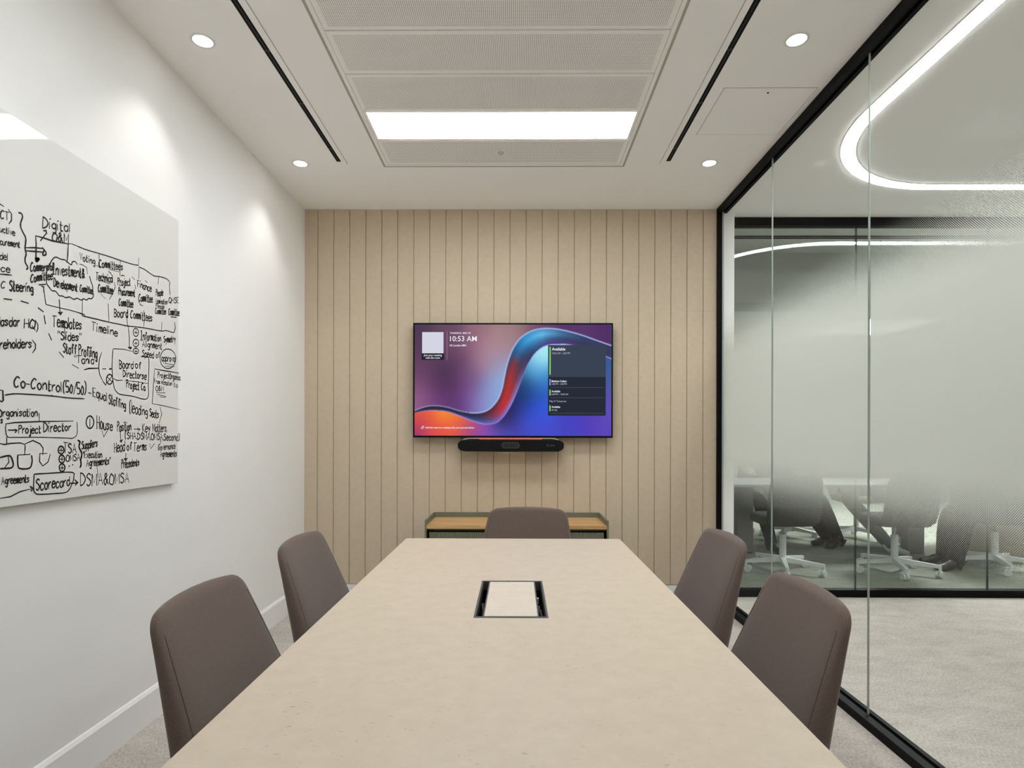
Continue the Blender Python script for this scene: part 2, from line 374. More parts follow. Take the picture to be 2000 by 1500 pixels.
# ---- glazed partition across the end of the corridor
PY = 4.45
struct('trim_4', MB().box(1.575, CX1+0.1, PY-0.02, PY+0.05, HC-0.062, HC-0.002).box(1.575, CX1+0.1, PY-0.022, PY-0.018, HC-0.045, HC-0.041), M['black_metal'])
struct('trim_5', MB().box(1.575, CX1+0.1, PY-0.02, PY+0.05, 0.0, 0.055), M['black_metal'])
struct('trim_6', MB().box(1.575, 1.590, PY-0.02, PY+0.05, 0.055, HC-0.062), M['black_metal'])
edges = [1.588, 2.553, 3.541, 4.53, 5.52, CX1+0.08]
for i in range(5):
    x0, x1 = edges[i]+0.004, edges[i+1]-0.004
    p = MB().box(x0, x1, PY, PY+0.012, 0.045, HC-0.055); p.m = [0,0,0,1,0,1]
    struct('window_%d' % (i+7), p, [M['glass_tint'], pmat('dark_glass_edge', lin(70,82,76), 0.2, 0.6)])
# partition dot film band continues at the same height
struct('wall_side', MB().box(CX1, CX1+0.1, YF-0.1, PY-0.03, 0, HC), M['plaster'])
struct('wall_end', MB().box(GX+0.06, CX1, YF-0.1, YF, 0, HC), M['plaster'])
struct('wall_nib', MB().box(1.481, 1.574, YB+0.002, PY+0.06, 0, HC), M['plaster'])
# open office shell
struct('wall_office', MB().box(1.0, CX1+3, OY1, OY1+0.1, 0, HC+0.1), M['office_wall'])
struct('wall_office', MB().box(1.1, 1.2, 4.55, OY1, 0, HC+0.1), M['office_wall'])
struct('wall_office', MB().box(CX1+3, CX1+3.1, 4.45, OY1, 0, HC+0.1), M['office_wall'])
struct('trim_7', MB().box(1.2, CX1+3, 5.36, 5.75, 2.42, HC+0.02), M['bulkhead'])
struct('trim_8', MB().box(1.2, CX1+3, 4.90, 4.915, HC+0.012, HC+0.0199).box(1.2, CX1+3, 4.945, 4.96, HC+0.012, HC+0.0199), M['black_matt'])

# ---- corridor light line: straight run, quarter bend, straight run
c_, s_ = math.cos(YAW), math.sin(YAW)
def strip_mesh(w, z0, z1):
    path = [(1.791, YF+0.2), (1.791, 1.0), (1.791, 2.0), (1.791, 2.90)]
    R_, cx, cy = 0.93, 2.721, 2.960
    for k in range(0, 25):
        a = PI-(PI/2)*k/24; path.append((cx+R_*math.cos(a), cy+R_*math.sin(a)))
    path += [(3.4, cy+R_), (4.6, cy+R_), (CX1-0.05, cy+R_)]
    Lp, Rp = [], []
    for i, p in enumerate(path):
        a = Vector(path[max(i-1,0)]); c = Vector(path[min(i+1,len(path)-1)]); t = (c-a).normalized(); nrm = Vector((-t.y, t.x))
        Lp.append(Vector(p)+nrm*w/2); Rp.append(Vector(p)-nrm*w/2)
    rings = [[(l.x,l.y,z0),(r.x,r.y,z0),(r.x,r.y,z1),(l.x,l.y,z1)] for l, r in zip(Lp, Rp)]
    return MB().loft(rings)
t = thing('strip_light', 'long white light line curving across the corridor ceiling beyond the glass', 'light', (1.791, 2.0, HC-0.006))
obj('diffuser', strip_mesh(0.070, HC-0.006, HC-0.001), M['strip_light'], t)
obj('trim_edge', strip_mesh(0.078, HC-0.0035, HC-0.0005), M['white_metal'], t)

# ---- ceiling tray: edge trim, perforated tiles, light panels, sensor
fr = MB()
for (x0,x1,y0,y1) in ((TX0,TX0+0.018,TY0,TY1),(TX1-0.018,TX1,TY0,TY1),(TX0+0.018,TX1-0.018,TY0,TY0+0.018),(TX0+0.018,TX1-0.018,TY1-0.018,TY1)):
    fr.box(x0,x1,y0,y1,HC-0.001,HC+0.06)
sh = MB()
for (x0,x1,y0,y1) in ((TX0-0.012,TX0,TY0-0.012,TY1+0.012),(TX1,TX1+0.012,TY0-0.012,TY1+0.012),(TX0,TX1,TY0-0.012,TY0),(TX0,TX1,TY1,TY1+0.012)):
    sh.box(x0,x1,y0,y1,HC-0.0012,HC)
struct('trim_9', fr, M['tile_metal'])
struct('trim_10', sh, pmat('shadow_gap_bead', lin(176,170,160), 0.8, 0.2))
ty = [(3.275, 3.562), (2.983, 3.266), (2.675, 2.975), (2.387, 2.667), (2.095, 2.379), (1.800, 2.087), (1.505, 1.792), (1.208, 1.497)]
labels = {0: 'perforated white metal ceiling tile next to the felt wall, carrying the small sensor',
          2: 'perforated white metal ceiling tile directly on the camera side of the bright panel',
          3: 'perforated white metal ceiling tile second on the camera side of the bright panel',
          4: 'perforated white metal ceiling tile cut by the top edge of the photo',
          5: 'perforated white metal ceiling tile hidden above the top edge of the photo',
          7: 'perforated white metal ceiling tile nearest the front wall'}
for i, (y0, y1) in enumerate(ty):
    x0, x1 = TX0+0.020, TX1-0.020
    if i in (1, 6):
        lt = thing('ceiling_light', 'bright white rectangular light panel set among the ceiling tiles' if i == 1 else 'rectangular light panel in the ceiling above the camera', 'light', ((x0+x1)/2, (y0+y1)/2, HC))
        f2 = MB()
        f2.box(x0,x0+0.014,y0,y1,HC,HC+0.05).box(x1-0.014,x1,y0,y1,HC,HC+0.05).box(x0+0.014,x1-0.014,y0,y0+0.008,HC,HC+0.05).box(x0+0.014,x1-0.014,y1-0.008,y1,HC,HC+0.05)
        obj('frame', f2, M['tile_metal'], lt)
        obj('diffuser', MB().box(x0+0.014,x1-0.014,y0+0.008,y1-0.008,HC+0.004,HC+0.03), M['panel_light'], lt)
    elif i in labels and i != 7 and i != 5:
        tl = thing('ceiling_tile', labels[i], 'ceiling tile', ((x0+x1)/2, (y0+y1)/2, HC), group='perforated ceiling tiles')
        mx, my = 0.020, 0.020
        f2 = MB().box(x0,x1,y0,y1,HC+0.002,HC+0.04)
        obj('rim', MB().box(x0,x0+mx,y0,y1,HC,HC+0.03).box(x1-mx,x1,y0,y1,HC,HC+0.03).box(x0+mx,x1-mx,y0,y0+my,HC,HC+0.03).box(x0+mx,x1-mx,y1-my,y1,HC,HC+0.03), M['tile_metal'], tl)
        obj('perforated_panel', MB().box(x0+mx,x1-mx,y0+my,y1-my,HC+0.0005,HC+0.03), M['perf'], tl)
    else:
        tl = tag(obj('ceiling_tile', MB().box(x0,x1,y0,y1,HC,HC+0.03), M['perf'], origin=((x0+x1)/2,(y0+y1)/2,HC)), labels[i], 'ceiling tile', 'perforated ceiling tiles')
se = thing('ceiling_sensor', 'small round white sensor on the far perforated ceiling tile', 'sensor', (-0.095, 3.410, HC))
obj('cover', MB().lathe([(0.0,-0.004),(0.026,-0.004),(0.040,-0.002),(0.042,0.0)], (-0.095,3.410,HC)), M['white_metal'], se, smooth=True)
obj('lens', MB().lathe([(0.0,-0.016),(0.010,-0.014),(0.016,-0.009),(0.018,-0.0035)], (-0.095,3.410,HC), 20), pmat('sensor_lens', lin(165,161,155), 0.3, 0.6), se, smooth=True)

# ---- slot diffusers
for (x, lab) in ((-1.069, 'black linear air slot in the ceiling on the whiteboard side'), (0.902, 'black linear air slot in the ceiling on the glass wall side')):
    t = thing('air_slot', lab, 'air vent', (x, 2.2, HC), group='linear air slots')
    y0, y1 = 0.9, 3.525
    obj('frame', MB().box(x-0.042,x-0.0135,y0-0.03,y1+0.03,HC-0.0018,HC).box(x+0.0135,x+0.042,y0-0.03,y1+0.03,HC-0.0018,HC).box(x-0.0135,x+0.0135,y0-0.03,y0,HC-0.0018,HC).box(x-0.0135,x+0.0135,y1,y1+0.03,HC-0.0018,HC), M['ceiling'], t)
    gx = 0.042 if x < 0 else -0.044
    obj('joint', MB().box(x+gx,x+gx+0.002,y0-0.03,y1+0.03,HC-0.0016,HC), pmat('joint_line', lin(150,146,140), 0.9, 0.1), t)
    obj('slot', MB().box(x-0.0135,x+0.0135,y0,y1,HC-0.0008,HC), M['black_matt'], t)
    vb = MB().box(x-0.0022,x+0.0022,y0,y1,HC-0.0016,HC-0.0008)
    for yy in (1.0, 1.45, 1.95, 2.50, 2.90, 3.36): vb.box(x-0.0130,x+0.0130,yy,yy+0.012,HC-0.0018,HC-0.0008)
    obj('vane', vb, pmat('dark_vane', lin(30,31,31), 0.5, 0.4), t)

# ---- access hatch
t = thing('access_hatch', 'flush square white access hatch in the ceiling by the glass wall', 'hatch', (1.196, 3.0, HC))
x0,x1,y0,y1 = 0.975,1.416,2.783,3.217
obj('panel', MB().box(x0+0.0025,x1-0.0025,y0+0.0025,y1-0.0025,HC-0.0014,HC-0.0002), M['ceiling'], t)
obj('gap', MB().box(x0,x1,y0,y1,HC-0.0006,HC-0.0001), pmat('hatch_gap', lin(140,135,128), 0.9, 0.1), t)
obj('lock', MB().lathe([(0,-0.003),(0.0045,-0.003),(0.0055,-0.0012)], (1.197,2.822,HC), 16), M['black_metal'], t)

# ---- downlights
def downlight(x, y, lab):
    t = thing('downlight', lab, 'light', (x, y, HC), group='round ceiling downlights')
    obj('trim_ring', MB().lathe([(0.0385,0.0),(0.0385,-0.002),(0.047,-0.0022),(0.049,-0.001),(0.049,0.0)], (x,y,HC), 40), M['white_metal'], t, smooth=True)
    obj('lens', MB().lathe([(0.0,-0.0012),(0.0385,-0.0012),(0.0385,-0.0002)], (x,y,HC), 40), M['spot_light'], t)
    ld = bpy.data.lights.new('downlight_beam', 'SPOT'); lo = bpy.data.objects.new('downlight_beam', ld); COL.objects.link(lo)
    ld.energy = SPOT_POWER; ld.spot_size = math.radians(96); ld.spot_blend = 0.7; ld.shadow_soft_size = 0.03; ld.color = (1.0,0.97,0.93)
    lo.parent = t; lo.location = (0,0,-0.02)
    return t
for (x, y, lab) in ((-1.311,2.443,'round recessed downlight over the whiteboard, nearer to the camera'), (-1.311,3.550,'round recessed downlight in the corner by the white wall and felt wall'),
                    (1.156,2.447,'round recessed downlight by the glass wall in front of the access hatch'), (1.156,3.553,'round recessed downlight between access hatch and felt wall'),
                    (-1.311,1.34,'round recessed downlight over the whiteboard, out of the picture'), (1.156,1.34,'round recessed downlight by the glass wall, out of the picture')):
    downlight(x, y, lab)
# fill lights added out of view beyond the bulkhead to brighten the office
for (x, y, lab) in ((4.9,6.55,'unseen square fill light added over the long office table'), (7.2,6.55,'unseen square fill light added at the right of the office'), (5.4,9.0,'unseen square fill light added at the back of the office')):
    t = thing('office_fill_light', lab, 'light', (x,y,HC+0.02))
    obj('frame', MB().box(x-0.62,x+0.62,y-0.62,y+0.62,HC+0.008,HC+0.0195), M['white_metal'], t)
    obj('diffuser', MB().box(x-0.6,x+0.6,y-0.6,y+0.6,HC+0.004,HC+0.008), M['office_fill_light'], t)

# ================================================================== TABLE
TXC, TW, TY_0, TY_1, TZ = -0.016, 0.972, 0.20, 2.678, 0.74
t = thing('meeting_table', 'long beige stone-look meeting table filling the foreground', 'table', (TXC, 1.44, 0))
hx0,hx1,hy0,hy1 = -0.110, 0.083, 1.514, 1.897      # cable hatch opening
def corner_outline(x0,x1,y0,y1,r):
    o = []
    for (cx,cy,a0) in ((x1-r,y0+r,-PI/2),(x1-r,y1-r,0),(x0+r,y1-r,PI/2),(x0+r,y0+r,PI)):
        for k in range(5): a = a0+PI/2*k/4; o.append((cx+r*math.cos(a), cy+r*math.sin(a)))
    return o
tb = MB()
x0,x1 = TXC-TW/2, TXC+TW/2
tb.box(x0+0.012, hx0, TY_0+0.012, TY_1-0.012, TZ-0.028, TZ).box(hx1, x1-0.012, TY_0+0.012, TY_1-0.012, TZ-0.028, TZ)
tb.box(hx0, hx1, TY_0+0.012, hy0, TZ-0.028, TZ).box(hx0, hx1, hy1, TY_1-0.012, TZ-0.028, TZ)
def rim_ring(off, z):
    return [(px,py,z) for px,py in corner_outline(x0+off,x1-off,TY_0+off,TY_1-off,max(0.012-off*0.9,0.0008))]
rings = [rim_ring(0.0121, TZ), rim_ring(0.0015, TZ), rim_ring(0.0, TZ-0.0015), rim_ring(0.0, TZ-0.0265), rim_ring(0.0015, TZ-0.028), rim_ring(0.0121, TZ-0.028)]
tb.loft(rings, cap0=False, cap1=False)
obj('tabletop', tb, M['stone'], t)
for (ya, yb) in ((0.55, 1.45), (1.95, 2.35)): obj('beam', MB().box(TXC-0.03,TXC+0.03,ya,yb,TZ-0.10,TZ-0.0285), M['black_metal'], t)
for (yy) in (0.55, 2.30):
    obj('leg', MB().rbox(TXC-0.30,TXC+0.30,yy-0.03,yy+0.03,0.012,TZ-0.0285,0.008,2).rbox(TXC-0.36,TXC+0.36,yy-0.06,yy+0.06,0,0.013,0.004,2), M['black_metal'], t)

# cable hatch let into the top
h = thing('cable_hatch', 'dark framed cable hatch let into the table top with matching lid', 'cable hatch', ((hx0+hx1)/2, (hy0+hy1)/2, TZ-0.1))
fw = 0.0055
obj('frame', MB().box(hx0,hx0+fw,hy0,hy1,TZ-0.028,TZ+0.0012).box(hx1-fw,hx1,hy0,hy1,TZ-0.028,TZ+0.0012)
    .box(hx0+fw,hx1-fw,hy0,hy0+0.009,TZ-0.028,TZ+0.0012).box(hx0+fw,hx1-fw,hy1-0.009,hy1,TZ-0.028,TZ+0.0012), M['dark_frame'], h)
lx0, lx1 = -0.083, 0.0555
obj('lid', MB().box(lx0,lx1,hy0+0.013,hy1-0.013,TZ-0.018,TZ+0.0008), stone('stone_lid', (206,195,180)), h)
obj('lid_edge', MB().box(lx0-0.004,lx0-0.0002,hy0+0.0095,hy1-0.0095,TZ-0.02,TZ+0.0004).box(lx1+0.0002,lx1+0.004,hy0+0.0095,hy1-0.0095,TZ-0.02,TZ+0.0004), M['dark_frame'], h)
obj('tray', MB().box(hx0,hx1,hy0,hy1,TZ-0.105,TZ-0.10).box(hx0,hx0+0.003,hy0,hy1,TZ-0.10,TZ-0.0285).box(hx1-0.003,hx1,hy0,hy1,TZ-0.10,TZ-0.0285).box(hx0,hx1,hy0,hy0+0.003,TZ-0.10,TZ-0.0285).box(hx0,hx1,hy1-0.003,hy1,TZ-0.10,TZ-0.0285), M['black_matt'], h)
for (cx, ya, yb) in ((0.066, 1.63, 1.74), (0.069, 1.60, 1.70), (-0.096, 1.66, 1.76)):
    cb = MB().tube([(cx,ya,TZ-0.06),(cx+0.002,ya+0.02,TZ-0.030),(cx-0.002,(ya+yb)/2,TZ-0.022),(cx+0.001,yb-0.02,TZ-0.030),(cx,yb,TZ-0.06)], 0.0032, 8)
    obj('cable', cb, M['dark_frame'], h, smooth=True)
obj('plug', MB().rbox(0.061,0.068,1.775,1.788,TZ-0.040,TZ-0.022,0.002,2), M['white_metal'], h)

# ================================================================== UPHOLSTERED CHAIRS
def sgn_pow(v, e): return math.copysign(abs(v)**e, v)
def chair_back_ring(z, n=44, zt=0.832):
    """closed outline of the padded back at height z (seat faces +y)"""
    r = 0.048
    w = 0.201+0.180*(zt-z); w = min(w, 0.262)
    yf = -0.348+0.430*(zt-z)
    yb = -0.380+0.240*(zt-z)
    k = 1.0
    if z > zt-r:
        q = (z-(zt-r))/r; q = min(q, 1.0)
        w = w-r*(1-math.sqrt(max(0, 1-q*q)))
        k = math.sqrt(max(0.0, 1-(max(0, q-0.55)/0.45)**2)) if q > 0.55 else 1.0
    t = max((yf-yb)*0.5*k, 0.002); mid = (yf+yb)/2
    out = []
    for i in range(n):
        a = 2*PI*i/n
        cx, cy = sgn_pow(math.cos(a), 0.50), sgn_pow(math.sin(a), 0.62)
        x = w*cx; u = cx
        # crown: the top edge is slightly higher in the middle; the shell is gently curved in plan
        y = mid+t*cy-0.018*(1-u*u)
        dz = 0.0
        if z > 0.7: dz = -0.007*u*u*((z-0.7)/(zt-0.7))
        out.append((x, y, z+dz))
    return out
SEAM = pmat('seam_thread', lin(92,79,73), 0.95, 0.1)
def make_chair(label):
    t = thing('meeting_chair', label, 'chair', (0,0,0), group='upholstered chairs around the meeting table')
    zs = [0.43, 0.435, 0.45, 0.48, 0.52, 0.56, 0.60, 0.64, 0.68, 0.72, 0.745]+[0.784+0.048*math.sin(PI/2*k/12) for k in range(0, 13)]
    rings = [chair_back_ring(z) for z in zs]
    bm_ = MB(); bm_.loft(rings)
    obj('backrest', bm_, M['fabric'], t, smooth='full')
    # seat cushion: rounded slab widening towards the front
    sb = MB(); rr = []
    for (z, g) in ((0.392,-0.03),(0.396,-0.012),(0.41,-0.002),(0.44,0.0),(0.462,-0.004),(0.474,-0.016),(0.478,-0.04)):
        ring = []
        for i in range(40):
            a = 2*PI*i/40; cx, cy = sgn_pow(math.cos(a), 0.4), sgn_pow(math.sin(a), 0.4)
            ring.append(((0.222+g)*cx*(1-0.02*cy), -0.012+(0.218+g)*cy, z))
        rr.append(ring)
    sb.loft(rr); obj('seat', sb, M['fabric'], t, smooth='full')
    for sx in (-1, 1):
        e = MB(); p = []
        for z in [0.46+0.02*k for k in range(17)]:
            ring = chair_back_ring(z, 44); q = ring[4 if sx > 0 else 18]; p.append((q[0]+sx*0.0003, q[1]+0.0003, q[2]))
        e.tube(p, 0.0009, 6); obj('seam', e, SEAM, t, smooth='full')
    for sx in (-1, 1):
        for (yy, yb2) in ((0.16, 0.20), (-0.17, -0.24)):
            obj('leg', MB().tube([(sx*0.17, yy, 0.395),(sx*0.225, yb2, 0.0)], [0.015, 0.010], 12), M['black_metal'], t, smooth=True)
    return t
ch = make_chair('brown-grey upholstered chair nearest the camera on the whiteboard side of the table')
ch.location = (-0.422, 1.455, 0); ch.rotation_euler = (0,0,-PI/2)
G = 'upholstered chairs around the meeting table'
dup(ch, (-0.445, 2.19, 0), -PI/2-0.02, 'brown-grey upholstered chair on the whiteboard side, closer to the felt wall', G)
dup(ch, (0.380, 1.510, 0), PI/2, 'brown-grey upholstered chair nearest the camera on the glass wall side of the table', G)
dup(ch, (0.450, 2.29, 0), PI/2+0.04, 'brown-grey upholstered chair on the glass wall side, closer to the felt wall', G)
dup(ch, (0.024, 2.735, 0), PI-0.10, 'brown-grey upholstered chair at the far end of the table before the sideboard', G)

# ================================================================== SIDEBOARD
sx0, sx1, sy0, sy1, sz = -0.601, 0.604, 3.853, YB-0.006, 0.617
t = thing('sideboard', 'low sage green metal sideboard with oak top below the screen', 'sideboard', (0.0015, 4.06, 0))
obj('carcass', MB().box(sx0,sx0+0.012,sy0,sy1,0.06,sz+0.034).box(sx1-0.012,sx1,sy0,sy1,0.06,sz+0.034).box(sx0+0.012,sx1-0.012,sy1-0.012,sy1,0.06,sz+0.034)
    .box(sx0+0.012,sx1-0.012,sy0+0.02,sy1-0.012,0.06,0.075).box(sx0+0.012,sx1-0.012,sy0+0.03,sy1-0.012,sz-0.036,sz-0.022), M['sage'], t)
obj('top_board', MB().box(sx0+0.0125,sx1-0.0125,sy0-0.001,sy1-0.0125,sz-0.021,sz), M['oak'], t)
dp = (sx1-sx0-0.06)/2
for i in range(2):
    dx0 = sx0+0.028+i*(dp+0.002); dx1 = dx0+dp
    d = MB(); nrib = 46
    out = []
    for k in range(nrib):
        a0 = dx0+(dx1-dx0)*k/nrib; a1 = dx0+(dx1-dx0)*(k+1)/nrib; w_ = a1-a0
        out += [(a0, sy0+0.012), (a0+w_*0.15, sy0+0.008), (a0+w_*0.85, sy0+0.008)]
    out += [(dx1, sy0+0.012), (dx1, sy0+0.024), (dx0, sy0+0.024)]
    d.prism(out, 0.085, sz-0.045)
    dd = obj('door', d, M['sage'], t)
    hx = dx1-0.03 if i == 0 else dx0+0.03
    obj('handle', MB().rbox(hx-0.006,hx+0.006,sy0-0.008,sy0+0.010,0.30,0.42,0.003,2), M['black_metal'], dd)
for (lx, ly) in ((sx0+0.05,sy0+0.05),(sx1-0.05,sy0+0.05),(sx0+0.05,sy1-0.05),(sx1-0.05,sy1-0.05)):
    obj('foot', MB().tube([(lx,ly,0.061),(lx,ly,0.0)], [0.018,0.014], 14), M['black_metal'], t, smooth=True)

# ================================================================== SCREEN
TL, TR_, TB, TT, TYF = -0.741, 0.686, 1.192, 2.011, 4.200
t = thing('wall_screen', 'large wall-mounted flat screen showing a blue and purple ribbon wallpaper', 'screen', ((TL+TR_)/2, TYF, TB))
obj('housing', MB().rbox(TL,TR_,TYF,TYF+0.045,TB,TT,0.003,2).box(-0.35,0.30,TYF+0.045,YB-0.0005,1.40,1.85), M['black_metal'], t)
bz = MB()
for (a,b2,c,d) in ((TL+0.001,TL+0.012,TB+0.001,TT-0.001),(TR_-0.012,TR_-0.001,TB+0.001,TT-0.001),(TL+0.012,TR_-0.012,TB+0.001,TB+0.014),(TL+0.012,TR_-0.012,TT-0.012,TT-0.001)):
    bz.box(a,b2,TYF-0.003,TYF,c,d)
obj('bezel', bz, M['black_metal'], t)

# wallpaper drawn on the panel, one colour per vertex (coordinates: 0..1788 across, 0..1020 down)
SW, SH = 1788.0, 1020.0
bgA = [(25,22,75,60,80),(305,22,100,75,95),(605,42,150,110,120),(905,32,155,125,125),(1050,20,130,95,115),(1120,17,98,62,102),(1405,25,85,55,105),(1755,25,80,50,100),(1755,142,85,50,105),(1500,60,92,58,108),
 (55,192,85,60,85),(305,192,105,70,95),(505,192,140,95,120),(755,142,175,140,145),(850,150,160,130,142),(55,392,98,66,95),(305,412,72,50,78),(505,442,122,84,118),(655,392,172,132,152),(770,350,150,150,190),
 (55,542,125,78,112),(305,542,78,45,85),(505,542,112,65,125),(655,542,130,120,180),(745,560,140,185,228),(25,692,155,98,142),(205,692,108,64,120),(405,712,90,50,110),(555,692,130,98,172),(655,722,140,160,216),(730,660,135,180,225),(800,470,150,190,235),
 (420,330,92,62,92),(220,480,84,56,86),(620,290,170,125,140),(700,240,180,145,152),(880,60,165,130,128)]
bgB = [(55,822,232,112,60),(255,815,248,152,52),(405,822,245,128,50),(155,912,242,100,60),(35,872,225,70,70),(55,905,185,60,90),(25,975,128,50,130),(205,982,222,70,80),(355,942,236,95,62),(505,900,215,85,92),(505,975,160,70,132),(605,952,142,80,172),
 (655,992,120,80,182),(805,972,90,85,202),(1105,372,150,225,246),(1155,292,172,236,246),(1195,222,175,240,248),(1055,442,70,150,206),(1155,452,80,172,222),(1005,542,40,80,132),(1155,542,55,126,192),(905,642,32,42,82),(1005,642,32,62,112),(1105,642,42,82,172),(1190,612,48,92,192),
 (850,800,40,30,55),(800,872,45,36,62),(955,742,40,62,142),(1005,772,50,72,192),(1155,742,50,90,226),(1155,842,60,86,222),(900,892,66,62,162),(1005,892,72,82,206),(1205,942,76,76,202),(1405,892,70,66,192),(1605,892,86,62,182),(1755,892,96,76,186),
 (1755,692,92,80,172),(1765,492,72,92,152),(1765,372,56,92,142),(1755,992,90,70,186),(1405,992,76,70,192),(1300,500,60,110,190),(1400,650,60,90,200),(960,560,34,58,100),(870,720,36,34,66),(930,470,40,60,100),(1000,400,90,150,200)]
# ribbon colours: distance along the upper edge (screen x,y of the station) and four colours from upper to lower edge
ribst = [((0,792),(45,34,54),(48,38,58),(56,44,74),(96,84,150)),((205,747),(40,32,52),(46,36,58),(54,44,76),(92,82,150)),((405,792),(42,34,54),(48,40,66),(58,52,92),(110,100,190)),
 ((560,809),(44,36,58),(48,52,86),(56,70,112),(104,98,196)),((650,795),(56,42,64),(96,52,72),(92,74,120),(108,100,206)),((720,735),(70,46,66),(150,48,60),(178,58,72),(126,112,222)),
 ((765,675),(84,50,66),(182,50,50),(186,54,58),(140,130,224)),((800,570),(104,54,66),(178,52,50),(150,58,66),(128,114,190)),((822,455),(96,58,74),(164,54,54),(112,58,72),(104,90,150)),
 ((850,340),(64,64,96),(128,60,68),(76,60,84),(80,70,112)),((885,240),(44,84,130),(52,98,148),(56,72,108),(64,54,92)),((965,122),(52,128,186),(58,150,206),(50,98,146),(52,62,100)),
 ((1055,62),(66,140,196),(86,174,224),(58,118,168),(56,66,108)),((1155,37),(76,140,192),(102,186,230),(66,116,164),(84,56,126)),((1255,37),(72,124,176),(84,150,198),(60,90,132),(92,52,130)),
 ((1400,62),(62,92,138),(66,94,138),(58,66,102),(92,54,118)),((1550,108),(56,66,104),(58,66,100),(58,58,94),(84,54,108)),((1788,192),(54,54,90),(56,60,94),(58,58,92),(74,58,104))]
upE = [(0,792),(105,754),(205,747),(305,762),(405,792),(505,810),(605,807),(685,772),(755,692),(795,592),(815,492),(835,392),(865,292),(905,202),(965,122),(1055,62),(1155,37),(1255,37),(1355,52),(1505,92),(1660,147),(1788,192)]
loE = [(0,812),(105,792),(205,790),(305,802),(405,837),(505,877),(605,907),(675,914),(745,900),(805,850),(860,770),(905,680),(945,580),(985,470),(1030,365),(1085,275),(1150,215),(1220,186),(1300,180),(1400,182),(1530,215),(1660,262),(1788,312)]
def dense(p, per=14):
    P_ = np.array([p[0]]+list(p)+[p[-1]], float); o = []
    for i in range(1, len(P_)-2):
        a,b2,c,d = P_[i-1:i+3]
        for k in range(per):
            q = k/per; o.append(0.5*((2*b2)+(-a+c)*q+(2*a-5*b2+4*c-d)*q*q+(-a+3*b2-3*c+d)*q**3))
    o.append(P_[-2]); return np.array(o)
UE, LE = dense(upE), dense(loE)
def inside(poly, X, Y):
    r = np.zeros(X.shape, bool); n = len(poly)
    for i in range(n):
        xa, ya = poly[i]; xb, yb2 = poly[(i+1)%n]
        if ya == yb2: continue
        cnd = ((ya > Y) != (yb2 > Y)) & (X < (xb-xa)*(Y-ya)/(yb2-ya)+xa); r ^= cnd
    return r
def blend(pts, X, Y, sg=105.0):
    num = np.zeros(X.shape+(3,)); den = np.zeros(X.shape)
    for (x,y,r,g,b2) in pts:
        d2 = (X-x)**2+(Y-y)**2
        w = np.exp(-d2/(2*sg*sg))+0.02*np.exp(-d2/(2*(3*sg)**2))+1e-9; num += w[...,None]*np.array([r,g,b2]); den += w
    return num/den[...,None]
def along(curve, X, Y):
    """index of the closest point of the curve"""
    best = np.full(X.shape, 1e9); idx = np.zeros(X.shape)
    for i in range(len(curve)):
        d = np.hypot(X-curve[i][0], Y-curve[i][1]); m_ = d < best; best[m_] = d[m_]; idx[m_] = i
    return idx
def dist(curve, X, Y):
    d = np.full(X.shape, 1e9)
    for i in range(len(curve)-1):
        ax, ay = curve[i]; bx, by = curve[i+1]; ex, ey = bx-ax, by-ay; l2 = ex*ex+ey*ey+1e-9
        q = np.clip(((X-ax)*ex+(Y-ay)*ey)/l2, 0, 1); d = np.minimum(d, np.hypot(X-ax-q*ex, Y-ay-q*ey))
    return d
def s2l(a):
    a = np.clip(a, 0, 255)/255.0; return np.where(a <= 0.04045, a/12.92, ((a+0.055)/1.055)**2.4)
NX, NY = 391, 223
GXX, GYY = np.meshgrid(np.linspace(0, SW, NX), np.linspace(0, SH, NY))
def wallpaper(X, Y):
    inA = inside(list(map(tuple, UE))+[(SW, 0), (SW, -400), (0, -400)], X, Y)
    ribp = list(map(tuple, UE))+list(map(tuple, LE[::-1])); inR = inside(ribp, X, Y)
    col = np.where(inA[...,None], blend(bgA, X, Y, 95.0), blend(bgB, X, Y, 75.0))
    dU, dL = dist(UE, X, Y), dist(LE, X, Y)
    iU = along(UE, X, Y); iL = along(LE, X, Y); s_ = dU/(dU+dL+1e-6)
    st = np.array([along(UE, np.array([q[0][0]], float), np.array([q[0][1]], float))[0] for q in ribst])
    rc = np.zeros(X.shape+(3,)); u_ = s_*3; k0 = np.clip(np.floor(u_), 0, 2); f_ = u_-k0
    for ch_ in range(3):
        lv = np.stack([np.interp(iU, st, [q[j+1][ch_] for q in ribst]) for j in range(4)], -1)
        k_ = k0.astype(int); lo_ = np.take_along_axis(lv, k_[...,None], -1)[...,0]; hi_ = np.take_along_axis(lv, k_[...,None]+1, -1)[...,0]
        rc[...,ch_] = lo_*(1-f_)+hi_*f_
    col = np.where((inR & ~inA)[...,None], rc, col)
    up = np.exp(-(dU/6.5)**2)*np.where(X < 500, 0.55, 0.9); col = col*(1-up[...,None])+np.array([178,196,238])*up[...,None]
    k = np.interp(X, [0,300,600,800,1000,1150,1400,1788], [0.15,0.4,0.6,0.45,0.3,0.75,0.5,0.8])
    lo = np.exp(-(dL/5.5)**2)*k; col = col*(1-lo[...,None])+np.array([160,168,235])*lo[...,None]
    return col
COLS = s2l(wallpaper(GXX, GYY))
scr_x0, scr_x1, scr_z0, scr_z1 = TL+0.012, TR_-0.012, TB+0.014, TT-0.012
def S(x, y): return (scr_x0+(scr_x1-scr_x0)*x/SW, scr_z1-(scr_z1-scr_z0)*y/SH)
me = bpy.data.meshes.new('display'); root = t
vx = [(scr_x0+(scr_x1-scr_x0)*i/(NX-1)-root.location.x, TYF-0.0010-root.location.y, scr_z1-(scr_z1-scr_z0)*j/(NY-1)-root.location.z) for j in range(NY) for i in range(NX)]
